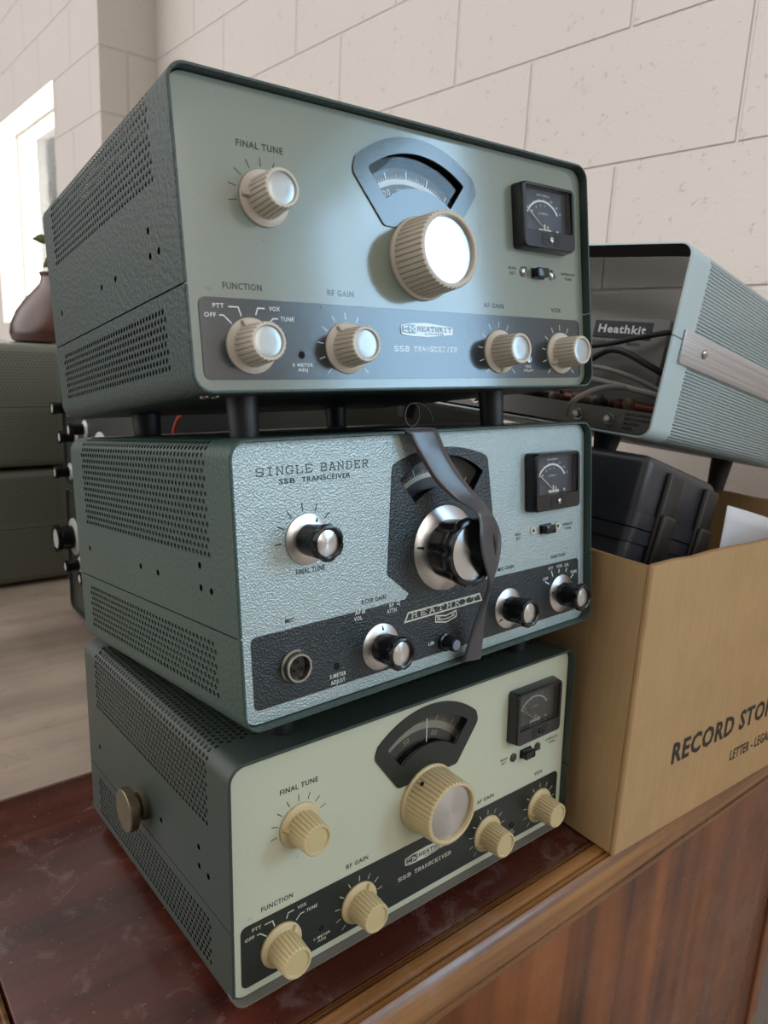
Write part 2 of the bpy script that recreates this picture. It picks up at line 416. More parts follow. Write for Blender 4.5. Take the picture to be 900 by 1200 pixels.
def wood(name, dark, light, axis, rough, gscale=1.0, coat=0.0, dust=0.0, bump=.04):
    t = NT(name); vec = t.coord(); sc = [70, 70, 70]; sc[axis] = 2.2
    sc = tuple(v * gscale for v in sc)
    g1 = t.noise(t.mapped(vec, sc), 1.0, 5, .6, .4); g2 = t.noise(vec, 5, 3)
    f = t.math('ADD', t.math('MULTIPLY', g1, .65), t.math('MULTIPLY', g2, .35))
    col = t.ramp(f, [(.36, lin(dark)), (.64, lin(light))])
    rr = t.maprange(t.noise(vec, 22, 5, .65), .35, .7, rough * .75, min(1, rough * 1.5))
    if dust:
        d = t.math('MULTIPLY', t.maprange(t.noise(vec, 34, 7, .72, .6), .55, .72, 0, 1), dust)
        sp = t.math('MULTIPLY', t.maprange(t.noise(vec, 420, 2, .5), .73, .76, 0, 1), dust * 1.6, clamp=True)
        d = t.math('MAXIMUM', d, sp)
        col = t.mix(d, col, lin((150, 132, 124))); rr = t.math('ADD', rr, t.math('MULTIPLY', d, .3))
    t.set(col, rr, 0, .5, t.bump(g1, bump, .001), coat, .12); return t.m
M_TOP = wood('red_brown_varnish', (48, 21, 16), (92, 45, 34), 0, .24, .5, .3, .35)
M_MOULD = wood('worn_walnut', (88, 50, 22), (158, 110, 60), 0, .30, 1.6, .25, .22, .22)
M_APRON = wood('walnut_veneer', (62, 26, 8), (152, 86, 36), 2, .30, .35, .12, .04)
M_TABLE = wood('bare_grey_wood', (140, 124, 110), (202, 184, 166), 0, .5, .12, 0, .6)
def cardboard():
    t = NT('cardboard'); vec = t.coord(); c = lin((188, 154, 110))
    f = t.noise(t.mapped(vec, (160, 160, 22)), 1, 5, .7); f2 = t.noise(vec, 14, 5, .65)
    col = t.mix(t.math('ADD', t.math('MULTIPLY', f, .5), t.math('MULTIPLY', f2, .5)), tuple(v * .66 for v in c[:3]) + (1,), tuple(min(1, v * 1.26) for v in c[:3]) + (1,))
    sp = t.new('SeparateXYZ'); t.l.new(vec, sp.inputs[0])
    w = t.new('TexWave', wave_type='BANDS', bands_direction='X'); t.l.new(vec, w.inputs[0]); w.inputs['Scale'].default_value = 42; w.inputs['Distortion'].default_value = .6
    t.set(col, .78, 0, .25, t.bump(t.math('ADD', t.math('MULTIPLY', w.outputs[1], .25), f), .12, .0015)); return t.m
M_CARD = cardboard(); M_CARDIN = plain('cardboard_edge', (150, 116, 78), .85, var=.15, vscale=120)
M_PAPER = plain('white_paper', (226, 228, 236), .7)

# ------------------------------------------------------------------ the room
XW, XJ, YJ = 0.9527, 0.7561, 2.4073
def wall_with_window(bm, x0, x1, ya, yb, za, zb, wy0, wy1, wz0, wz1):
    add_box(bm, (x0, ya, za), (x1, wy0, zb)); add_box(bm, (x0, wy1, za), (x1, yb, zb))
    add_box(bm, (x0, wy0, za), (x1, wy1, wz0)); add_box(bm, (x0, wy0, wz1), (x1, wy1, zb))
FLOOR = -0.80
bm = bmesh.new()
wall_with_window(bm, XW, XW + .20, -3.2, YJ, FLOOR, 2.4, -1.62, -.74, .41, 1.3216)
tag(obj('wall_right', bm, M_BLOCK, smooth=0, recalc=True), 'painted concrete block wall beside the radios', kind='structure')
bm = bmesh.new()
wall_with_window(bm, XJ, XJ + .20, YJ, 6.5, FLOOR, 2.4, 2.943, 3.97, .41, 1.3216)
tag(obj('wall_far_right', bm, M_BLOCK, smooth=0), 'block wall that steps forward and holds the far window', kind='structure')
bm = bmesh.new(); add_box(bm, (-4, -3.2, FLOOR - .05), (1.2, 6.5, FLOOR))
tag(obj('floor', bm, plain('concrete_floor', (142, 138, 130), .6, var=.1, vscale=6), smooth=0), 'grey concrete floor', kind='structure')
def window(name, x, y0, y1, z0, z1):
    fm = plain('window_frame_white', (226, 224, 214), .4)
    t = empty(name, loc=(x, y0, z0)); tag(t, 'sliding window in the block wall', kind='structure')
    bm = bmesh.new(); w = .014
    for a, b in (((0, 0, 0), (.05, y1 - y0, w)), ((0, 0, z1 - z0 - w), (.05, y1 - y0, z1 - z0)), ((0, 0, w), (.05, w, z1 - z0 - w)), ((0, y1 - y0 - w, w), (.05, y1 - y0, z1 - z0 - w))):
        add_box(bm, (a[0] + .012, a[1], a[2]), (b[0] - .022, b[1], b[2]), .002)
    add_box(bm, (.018, (y1 - y0) * .30, w), (.030, (y1 - y0) * .30 + .016, z1 - z0 - w), .002)
    obj('frame', bm, fm, t)
    bm = bmesh.new(); add_box(bm, (.022, w, w), (.026, y1 - y0 - w, z1 - z0 - w)); obj('pane', bm, M_PANE, t, smooth=0)
window('window_1', XJ + .10, 2.943, 3.97, .41, 1.3216)
window('window_2', XW + .10, -1.62, -.74, .41, 1.3216)

# ------------------------------------------------------------------ sideboard under the stack and the table behind it
ZD = -0.020
def sideboard():
    t = empty('sideboard', loc=(0, 0, FLOOR))
    tag(t, 'varnished red-brown wooden sideboard with moulded edge carrying the radio stack', 'sideboard')
    def P(name, bm, m, smooth=35): return obj(name, bm, m, t, Matrix.Translation((0, 0, -FLOOR)), smooth)
    XL, XR, YB = -.1005, .735, .325
    bm = bmesh.new(); add_box(bm, (XL + .002, -.0105, ZD - .022), (XR, YB, ZD), .0012); P('top', bm, M_TOP)
    # moulding profile: distance outwards from the top's edge, height
    prof = [(0.0, -.022), (0.0, -.0012), (.0006, -.0034), (.0016, -.0034), (.0021, -.0006), (.0032, -.0004), (.0037, -.0026), (.0046, -.0026), (.0051, -.0004), (.0060, .0002), (.0120, -.0001), (.0142, -.0012), (.0152, -.0034), (.0162, -.0034), (.0166, -.0018), (.0176, -.0018), (.0180, -.0042), (.0192, -.0042), (.0200, -.0030), (.0232, -.0052), (.0268, -.0110), (.0294, -.0180), (.0300, -.0228), (.0290, -.0240), (.0290, -.0252), (.0306, -.0258), (.0310, -.0282), (.0298, -.0300), (.0285, -.0305), (.0285, -.033), (.020, -.033), (.0, -.033)]
    bm = bmesh.new(); rows = []
    for (d, z) in prof:
        rows.append([bm.verts.new(c) for c in ((XL - d, YB, ZD + z), (XL - d, -.0115 - d, ZD + z), (XR + .004, -.0115 - d, ZD + z))])
    for a, b in zip(rows, rows[1:] + rows[:1]):
        for k in range(2): bm.faces.new((a[k], a[k + 1], b[k + 1], b[k]))
    for k in (0, 2): bm.faces.new([r[k] for r in rows])
    P('edge_moulding', bm, M_MOULD, 28)
    bm = bmesh.new(); add_box(bm, (XL + .02, -.0315, FLOOR + .09), (.716, -.012, ZD - .030), .001); P('front_panel', bm, M_APRON)
    bm = bmesh.new(); add_box(bm, (.7195, -.034, FLOOR), (.744, .02, ZD - .030), .002); P('corner_post', bm, M_APRON)
    bm = bmesh.new(); add_box(bm, (XL + .004, -.012, FLOOR + .02), (XL + .022, YB - .005, ZD - .023), .001); P('end_panel', bm, M_APRON)
    bm = bmesh.new(); add_box(bm, (.722, .021, FLOOR + .02), (.740, YB - .005, ZD - .023), .001); P('end_panel', bm, M_APRON)
    bm = bmesh.new(); add_box(bm, (XL + .024, YB - .02, FLOOR + .09), (.72, YB - .006, ZD - .023), .001); P('back_panel', bm, M_APRON)
    bm = bmesh.new(); add_box(bm, (XL + .023, -.011, FLOOR + .001), (.718, YB - .021, FLOOR + .088), .002); P('plinth', bm, M_APRON)
sideboard()
def back_table():
    t = empty('work_table', loc=(0, .33, FLOOR)); tag(t, 'worn grey-brown bare wood table behind the varnished sideboard', 'table')
    M = Matrix.Translation((0, -.33, -FLOOR))
    bm = bmesh.new(); add_box(bm, (-1.15, .3275, ZD - .026), (.735, 1.75, ZD), .0025); obj('tabletop', bm, M_TABLE, t, M)
    for x in (-1.10, .68):
        for y in (.38, 1.66):
            bm = bmesh.new(); add_box(bm, (x, y, FLOOR), (x + .05, y + .05, ZD - .026), .004); obj('leg', bm, M_TABLE, t, M)
back_table()

# ------------------------------------------------------------------ transceivers
def section(upper):
    pts = []
    if upper:
        pts += [(0, SEAM), (0, H - RC)]
        pts += [(RC - RC * math.cos(a), H - RC + RC * math.sin(a)) for a in [PI / 2 * k / 8 for k in range(1, 9)]]
        pts += [(W - RC + RC * math.sin(a), H - RC + RC * math.cos(a)) for a in [PI / 2 * k / 8 for k in range(0, 9)]]
        pts += [(W, SEAM)]
    else:
        g = .0009
        pts += [(0, SEAM - g), (0, RC)]
        pts += [(RC - RC * math.cos(a), RC - RC * math.sin(a)) for a in [PI / 2 * k / 8 for k in range(1, 9)]]
        pts += [(W - RC + RC * math.sin(a), RC - RC * math.cos(a)) for a in [PI / 2 * k / 8 for k in range(0, 9)]]
        pts += [(W, SEAM - g)]
    return pts
def shell_mesh(name, mat, pts, depth, th, s0, sgn, ymap=None):
    """bent sheet-metal cover: section swept along y, UV in metres (depth, distance along the section)"""
    bm = bmesh.new(); uvl = bm.loops.layers.uv.new('UVMap')
    n = len(pts); V = [Vector(p) for p in pts]; s = [s0]
    for a, b in zip(V, V[1:]): s.append(s[-1] + sgn * (b - a).length)
    inn = []
    for i in range(n):
        d = (V[min(i + 1, n - 1)] - V[max(i - 1, 0)]).normalized(); nn = Vector((d.y, -d.x)) * (1 if sgn > 0 else -1)
        inn.append(V[i] + nn * th)
    c = .0006
    Y = [(0.0, c), (c, 0.0), (depth - c, 0.0), (depth, c)]       # tiny rounding of both open edges
    def ring(P, ofs):
        rows = []
        for (y, k) in Y:
            rows.append([bm.verts.new((P[i].x + (inn[i].x - P[i].x) * (k / th if ofs else 0), y, P[i].y + (inn[i].y - P[i].y) * (k / th if ofs else 0))) for i in range(n)])
        return rows
    O = ring(V, True); I = [[bm.verts.new((p.x, y, p.y)) for p in inn] for (y, k) in ((0, 0), (depth, 0))]
    uv = {}
    for (y, k), row in zip(Y, O):
        for i, v in enumerate(row): uv[v] = (y, s[i])
    for y, row in zip((0, depth), I):
        for i, v in enumerate(row): uv[v] = (y, s[i])
    two = isinstance(mat, (list, tuple))
    def quad(a, b, c_, d, mi=0):
        f = bm.faces.new((a, b, c_, d)); f.material_index = mi
        for l in f.loops: l[uvl].uv = uv[l.vert]
    for r0, r1 in zip(O, O[1:]):
        for i in range(n - 1): quad(r0[i], r0[i + 1], r1[i + 1], r1[i])
    for i in range(n - 1):
        quad(I[0][i], I[0][i + 1], I[1][i + 1], I[1][i], 1 if two else 0); quad(O[0][i], O[0][i + 1], I[0][i + 1], I[0][i]); quad(O[-1][i], O[-1][i + 1], I[1][i + 1], I[1][i])
    for i in (0, n - 1):
        f = bm.faces.new([r[i] for r in O] + [I[1][i], I[0][i]])
        for l in f.loops: l[uvl].uv = (uv[l.vert][0], -9)
    return mesh_of(name, bm, mat, 40)

RX90 = Matrix.Rotation(PI / 2, 4, 'X')
def KM(x, z, ang=0.0, y=REC): return Matrix.Translation((x, y, z)) @ RX90 @ Matrix.Rotation(ang, 4, 'Z')
def rib(n): return lambda k, a: (-1.0 if k % 5 == 4 else 0.0)
def cream_knob_mesh(mat):
    bm = bmesh.new()
    add_lathe(bm, [(14.4, 0), (14.5, .5), (14.3, 1.5), (13.2, 2.3), (11.3, 2.7), (10.9, 3.2), (10.9, 3.5, .8), (9.9, 18.8, .75), (9.8, 19.5, .6), (9.2, 20.1, .1), (8.1, 20.1), (7.8, 19.4), (7.6, 18.9)], 120, Matrix.Scale(.001, 4), 0, rib(24))
    # pointer moulded on the skirt
    P = [(13.6, -2.0), (13.6, 2.0), (10.4, 0.9), (10.4, -.9)]
    lo = [bm.verts.new((p[0] * .001, p[1] * .001, .0012)) for p in P]; hi = [bm.verts.new((p[0] * .001, p[1] * .001 * (.2 if k < 2 else 1.6), .0032 if k < 2 else .0058)) for k, p in enumerate(P)]
    for k in range(4): bm.faces.new((lo[k], lo[(k + 1) % 4], hi[(k + 1) % 4], hi[k]))
    bm.faces.new(hi); bm.faces.new(lo)
    return mesh_of('knob', bm, mat, 32)
def cap_mesh(r, z, mat, dome=0.0):
    bm = bmesh.new(); add_lathe(bm, [(r, z - .4), (r, z), (r * .93, z + .12 + dome * .4), (r * .5, z + .12 + dome)], 40, Matrix.Scale(.001, 4)); return mesh_of('knob_cap', bm, mat, 50)
def tuning_knob_mesh(mat):
    bm = bmesh.new()
    add_lathe(bm, [(24.6, 0), (24.8, .6), (24.8, 2.2), (24.0, 2.9), (23.5, 3.3), (23.5, 3.6, 1.0), (22.4, 24.9, 1.0), (22.2, 25.8, .8), (21.4, 26.3), (19.9, 26.5), (19.3, 26.0), (19.0, 23.6)], 220, Matrix.Scale(.001, 4), 0, rib(44))
    return mesh_of('tuning_knob', bm, mat, 32)
def disc_mesh(r, z, mat):
    bm = bmesh.new(); add_lathe(bm, [(r, z - .5), (r, z), (r * .97, z + .1), (r * .3, z + .1)], 64, Matrix.Scale(.001, 4)); return mesh_of('knob_disc', bm, mat, 30)
def scallop(n, p=2.0): return lambda k, a: -max(0.0, math.cos(n * a)) ** p
def black_knob_mesh(small=True):
    bm = bmesh.new(); K = Matrix.Scale(.001, 4)
    if small: add_lathe(bm, [(8.9, 2.4), (9.0, 3.0, .2), (9.4, 15.4, .3), (9.5, 16.6, .6), (10.3, 17.4, 1.1), (10.4, 20.2, 1.1), (9.9, 21.0, .7), (8.4, 21.3), (7.6, 20.9), (7.3, 19.4)], 96, K, 0, scallop(6, 1.2))
    else: add_lathe(bm, [(19.2, 4.2), (19.4, 5.0, 1.2), (20.6, 17.8, 1.6), (21.2, 20.6, 2.0), (22.0, 21.6, 2.0), (22.0, 25.0, 1.7), (21.2, 26.2, .9), (19.3, 26.6), (18.3, 26.0), (17.9, 23.6)], 128, K, 0, scallop(8, 1.4))
    return mesh_of('knob', bm, M_BLK, 35)
def skirt_mesh(small=True):
    bm = bmesh.new(); K = Matrix.Scale(.001, 4)
    if small: add_lathe(bm, [(14.2, 0), (14.5, .4), (14.4, .9), (9.5, 2.7), (7.0, 2.7)], 64, K)
    else: add_lathe(bm, [(27.6, 0), (28.0, .4), (27.9, 1.0), (20.5, 4.5), (17, 4.5)], 80, K)
    # index mark painted on the skirt
    a, b = ((13.2, 1.38), (10.6, 2.36)) if small else ((26.2, 1.85), (22.0, 3.88)); w = .35 if small else .5
    vs = [bm.verts.new((x * .001, s * w * .001, (z + .08) * .001)) for (x, z), s in ((a, -1), (a, 1), (b, 2.2), (b, -2.2))]
    bm.faces.new(vs).material_index = 1
    return mesh_of('skirt', bm, [M_SKIRT, M_BLKM], 40)
KN = {1: cream_knob_mesh(M_CREAM1), 3: cream_knob_mesh(M_CREAM3)}
KC = {1: cap_mesh(7.55, 19.0, M_CAP1), 3: cap_mesh(7.55, 19.0, M_CAP3)}
TK = {1: tuning_knob_mesh(M_CREAM1), 3: tuning_knob_mesh(M_CREAM3)}
TD = disc_mesh(18.9, 23.8, M_SPUN)
BK, BKB, SK, SKB = black_knob_mesh(), black_knob_mesh(False), skirt_mesh(), skirt_mesh(False)
BC, BCB = disc_mesh(7.2, 19.6, M_SPUN), disc_mesh(17.8, 23.8, M_SPUN)
def put_cream(root, k, x, z, ang, label=None):
    o = link('knob', KN[k], root, KM(x, z, ang)); link('knob_cap', KC[k], o)
def put_black(root, x, z, ang):
    o = link('knob', BK, root, KM(x, z, ang)); link('skirt', SK, o); link('knob_cap', BC, o)

def dial_geometry(cx=.1555, cz=.079, r0=.0405, r1=.0605, ha=38.3):
    a0, a1 = math.radians(90 - ha), math.radians(90 + ha); n = 18
    out = [(cx + r1 * math.cos(a0 + (a1 - a0) * k / n), cz + r1 * math.sin(a0 + (a1 - a0) * k / n)) for k in range(n + 1)]
    out += [(cx + r0 * math.cos(a1 + (a0 - a1) * k / n), cz + r0 * math.sin(a1 + (a0 - a1) * k / n)) for k in range(n + 1)]
    return out
WIN = dial_geometry()
def esc_outline():
    cx, cz, r = .1555, .079, .0695; a0, a1 = math.radians(44.5), math.radians(135.5); n = 20
    arc = [(cx + r * math.cos(a0 + (a1 - a0) * k / n), cz + r * math.sin(a0 + (a1 - a0) * k / n)) for k in range(n + 1)]
    pts = [(.1830, .0955), (.2040, .1235)] + arc[1:-1] + [(.1070, .1235), (.1280, .0955)]
    rad = [.002, .004] + [0] * (len(arc) - 2) + [.004, .002]
    return round_poly(pts, rad)
def dial_scale_mesh(mat, band, k, lettered=True):
    bm = bmesh.new(); cx, cz = .1555, .079; yb = REC + .0105
    n = 60; R = [.0385, .0555 if k == 1 else .064]
    A = [math.radians(90 - 62 + 124 * i / n) for i in range(n + 1)]
    def sector(r0, r1, y, mi, a=A):
        for i in range(len(a) - 1):
            bm.faces.new([bm.verts.new((cx + r * math.cos(t), y, cz + r * math.sin(t))) for r, t in ((r0, a[i]), (r1, a[i]), (r1, a[i + 1]), (r0, a[i + 1]))]).material_index = mi
    sector(R[0], R[1], yb, 0)
    sector(.0462, .0494 if k != 3 else .0515, yb - .0003, 1)
    for i in range(49):
        a = math.radians(90 - 55 + 110 * i / 48); L = .0045 if i % 8 == 0 else (.0026 if i % 4 == 0 else .0017); w = .00022 if i % 8 else .0004
        c, s_ = math.cos(a), math.sin(a); r0 = .0494 if k != 3 else .0515; r1 = r0 + L
        bm.faces.new([bm.verts.new((cx + r * c + q * -s_ * w, yb - .0003, cz + r * s_ + q * c * w)) for r, q in ((r0, -1), (r1, -1), (r1, 1), (r0, 1))]).material_index = 1
    for s, a in (('20', 112), ('25', 75), ('30', 48)) if k == 1 else ((('50', 106), ('00', 70)) if k == 3 else ()):
        t = math.radians(a - 90); r = .0425
        add_text(bm, s, cx - .0028, cx + .0028, cz + r - .0018, .0040, yb - .0003, 1, .01, t, (cx, cz))
    if k == 1: add_text(bm, 'MHz', cx - .0034, cx + .0034, cz + .0416, .0022, yb - .0003, 1, .0, math.radians(6), (cx, cz))
    me = mesh_of('dial_scale', bm, [mat, band], 0, recalc=False)
    return me

def meter(root, k):
    """S-meter: moulded case, printed face, needle, clear front"""
    M = Matrix.Translation((.2645, REC, .1143)); w0, h0, w1, h1, dp = .0272, .0213, .0256, .0207, .0098
    fm, case = (M_METER3 if k == 3 else M_METER), plain('meter_case', (40, 44, 44) if k == 3 else (24, 26, 28), .22)
    bm = bmesh.new(); ix, iz0, iz1 = .0234, -.0096, .0190
    base = rrect(-w0, w0, -h0, h0, .003, 4); front = rrect(-w1, w1, -h1, h1, .0035, 4); inner = rrect(-ix, ix, iz0, iz1, .0012, 4)
    back = [bm.verts.new((p[0], 0, p[1])) for p in base]; mid = [bm.verts.new((p[0], -.0022, p[1])) for p in base]
    fr = [bm.verts.new((p[0] * 1.02, -dp + .0012, p[1] * 1.02)) for p in front]; n = len(back)
    for a, b in ((back, mid), (mid, fr)):
        for i in range(n): bm.faces.new((a[i], a[(i + 1) % n], b[(i + 1) % n], b[i]))
    f0 = [bm.verts.new((p[0], -dp, p[1])) for p in front]; f1 = [bm.verts.new((p[0], -dp, p[1])) for p in inner]; f2 = [bm.verts.new((p[0], -dp + .0062, p[1])) for p in inner]
    for i in range(n):
        bm.faces.new((fr[i], fr[(i + 1) % n], f0[(i + 1) % n], f0[i])); bm.faces.new((f0[i], f0[(i + 1) % n], f1[(i + 1) % n], f1[i])); bm.faces.new((f1[i], f1[(i + 1) % n], f2[(i + 1) % n], f2[i]))
    for i in range(5):      # moulded ridges either side of the zero screw
        for s in (-1, 1): add_box(bm, (s * .0062 - .0028, -dp - .0004, -.0185 + i * .0016), (s * .0062 + .0028, -dp, -.0178 + i * .0016))
    o = obj('meter', bm, case, root, M, 40)
    bm = bmesh.new(); yf = -dp + .0060
    add_poly(bm, rrect(-ix, ix, iz0, iz1, .0012, 3), yf, 0)
    cx, cz, r = -.001, -.0035, .0155
    arc = [(cx + r * 1.12 * math.cos(math.radians(a)), cz + r * math.sin(math.radians(a))) for a in range(28, 158, 6)]
    add_stroke(bm, arc, .0014, yf - .0003, 1)
    for a in range(34, 154, 17): add_stroke(bm, [(cx + q * 1.12 * math.cos(math.radians(a)), cz + q * math.sin(math.radians(a))) for q in (r, r + .0016)], .0003, yf - .0003, 1)
    for s, a, q in (('1', 140, -.003), ('3', 118, -.003), ('5', 98, -.003), ('7', 80, -.003), ('20', 62, .0028), ('40', 44, .0028), ('60', 28, .003)):
        px, pz = cx + (r + q) * 1.12 * math.cos(math.radians(a)), cz + (r + q) * math.sin(math.radians(a)); add_text(bm, s, px - .0005 * len(s), px + .0005 * len(s), pz - .0008, .0016, yf - .0003, 1, 0)
    add_text(bm, 'DECIBELS', -.0062, .0062, .0150, .0015, yf - .0003, 1, 0); add_text(bm, 'S UNITS', -.005, .004, .0030, .0015, yf - .0003, 1, 0)
    obj('meter_face', bm, [fm, M_INKW], o, smooth=0, recalc=False)
    bm = bmesh.new(); add_box(bm, (-.0062, yf - .0012, -.0088), (.0062, yf - .0002, -.0068)); add_box(bm, (-.0012, yf - .0014, -.0070), (.0002, yf - .0004, -.0035)); add_box(bm, (.0022, yf - .0014, -.0070), (.0032, yf - .0004, -.0045)); add_lathe(bm, [(.0010, 0), (.0010, .0012)], 12, Matrix.Translation((.0128, yf - .0001, -.0075)) @ RX90)
    obj('meter_movement', bm, M_INKO, o)
    bm = bmesh.new(); add_tube(bm, [(-.0020, yf - .0015, -.0058), (-.0195, yf - .0015, .0072)], .00032, 6); obj('needle', bm, M_INKW, o)
    bm = bmesh.new(); add_box(bm, (-ix, -dp + .0008, iz0), (ix, -dp + .0014, iz1)); obj('meter_glass', bm, M_GLASS3 if k == 3 else M_GLASS, o, smooth=0)
    bm = bmesh.new(); add_lathe(bm, [(.0022, 0), (.0022, .0006), (.0016, .0010)], 20, Matrix.Translation((.0004, -dp, -.0150)) @ RX90); add_box(bm, (-.0014, -dp - .00105, -.0152), (.0022, -dp - .00095, -.0148), mi=1); obj('zero_screw', bm, [M_STEEL if k != 3 else M_BLKM, M_BLKM], o)

def switch_and_screws(root, k):
    bm = bmesh.new(); add_box(bm, (-.0065, -.0008, -.0036), (.0065, .001, .0036), .0004); add_box(bm, (-.0056, -.0062, -.0031), (.0056, 0, .0031), .0006)
    obj('slide_switch', bm, M_BLK, root, Matrix.Translation((.2606, REC, .0785)))
    for x, a in ((.2461, 1.1), (.2751, 2.2)):
        bm = bmesh.new(); M = KM(x, .0787, a)
        if k == 2: add_lathe(bm, [(.0031, 0), (.0031, .0006), (.0026, .0010), (.0014, .0010), (.0013, .0003)], 28)
        else: add_lathe(bm, [(.0035, 0), (.0034, .0008), (.0024, .0016), (.0010, .0019)], 28)
        add_box(bm, (-.0033, -.0004, .0019), (.0033, .0004, .0020), mi=1) if k != 2 else add_lathe(bm, [(.0012, .0002), (.0012, .0005)], 12, None, 1)
        obj('panel_screw', bm, [{1: M_STEEL, 2: M_INKO, 3: M_SCREWD}[k], M_BLKM], root, M)

def ticks(bm, x, z, angs, r0, r1, w, y, mi):
    for a in angs:
        c, s = math.cos(math.radians(a)), math.sin(math.radians(a)); add_stroke(bm, [(x + r0 * c, z + r0 * s), (x + r1 * c, z + r1 * s)], w, y, mi)

YL = REC - .00012
class Ink:
    """one part per word, tick scale or leader line printed on a panel"""
    def __init__(s, root, dark, light, ylight): s.root, s.m, s.y = root, (dark, light), (YL, ylight)
    def put(s, name, bm, mi): obj(name, bm, s.m[mi], s.root, smooth=0, recalc=False)
    def T(s, txt, x0, x1, z, cap, mi, **kw):
        bm = bmesh.new(); add_text(bm, txt, x0, x1, z, cap, s.y[mi], 0, **kw); s.put('lettering', bm, mi)
    def slab(s, txt, x0, x1, z, cap, mi, w, gap):
        bm = bmesh.new(); add_slab(bm, txt, x0, x1, z, cap, s.y[mi], 0, w, gap); s.put('lettering', bm, mi)
    def stroke(s, pl, w, mi, closed=False):
        bm = bmesh.new(); add_stroke(bm, pl, w, s.y[mi], 0, closed); s.put('leader_line', bm, mi)
    def ticks(s, x, z, angs, r0, r1, w, mi):
        bm = bmesh.new(); ticks(bm, x, z, angs, r0, r1, w, s.y[mi], 0); s.put('scale_marks', bm, mi)
def shared_lettering_13(ink, k):
    DK, LT = 0, 1
    T = ink.T
    T('FINAL TUNE', .0364, .0634, .1243, .0034, DK, bold=.018); T('FUNCTION', .0227, .0448, .0530, .0033, DK, bold=.018); T('RF GAIN', .0855, .1034, .0533, .0033, DK, bold=.018)
    T('AF GAIN', .2070, .2255, .0531, .0030, DK, bold=.018); T('VOX', .2735, .2840, .0531, .0030, DK, bold=.018)
    T('BIAS', .2316, .2392, .0795, .0019, DK); T('SET', .2326, .2385, .0762, .0019, DK); T('OPERATE', .2854, .3004, .0795, .0019, DK); T('TUNE', .2892, .2974, .0762, .0019, DK)
    T('OFF', .0112, .0176, .0385, .0023, LT, bold=.018); T('PTT', .0162, .0222, .0432, .0023, LT, bold=.018); T('VOX', .0478, .0544, .0430, .0023, LT, bold=.018); T('TUNE', .0543, .0625, .0380, .0023, LT, bold=.018)
    T('S METER', .0597, .0727, .0142, .0017, LT, bold=.018); T('ADJ', .0628, .0690, .0116, .0017, LT, bold=.018)
    T('VOX', .2440, .2502, .0142, .0017, LT, bold=.018); T('DELAY', .2423, .2520, .0116, .0017, LT, bold=.018)
    for pl in ([(.0246, .0440), (.0301, .0440), (.0315, .0395)], [(.0193, .0396), (.0216, .0396), (.0258, .0356)], [(.0453, .0440), (.0412, .0440), (.0398, .0405)], [(.0528, .0390), (.0498, .0390), (.0468, .0360)]): ink.stroke(pl, .0007, LT)
    ink.ticks(.050, .1000, (188, 164, 140, 116, 92, 68, 44, 20), .0160, .0205, .0005, DK)
    full = [225 - 27 * i for i in range(11)]
    for x in (.0960, .2195, .2815): ink.ticks(x, .0245, full, .0158, .0198, .0005, LT)
    ink.slab('SSB', .1300, .1415, .0238, .0026, LT, .2, .3); ink.slab('TRANSCEIVER', .1452, .1805, .0238, .0026, LT, .2, .3)

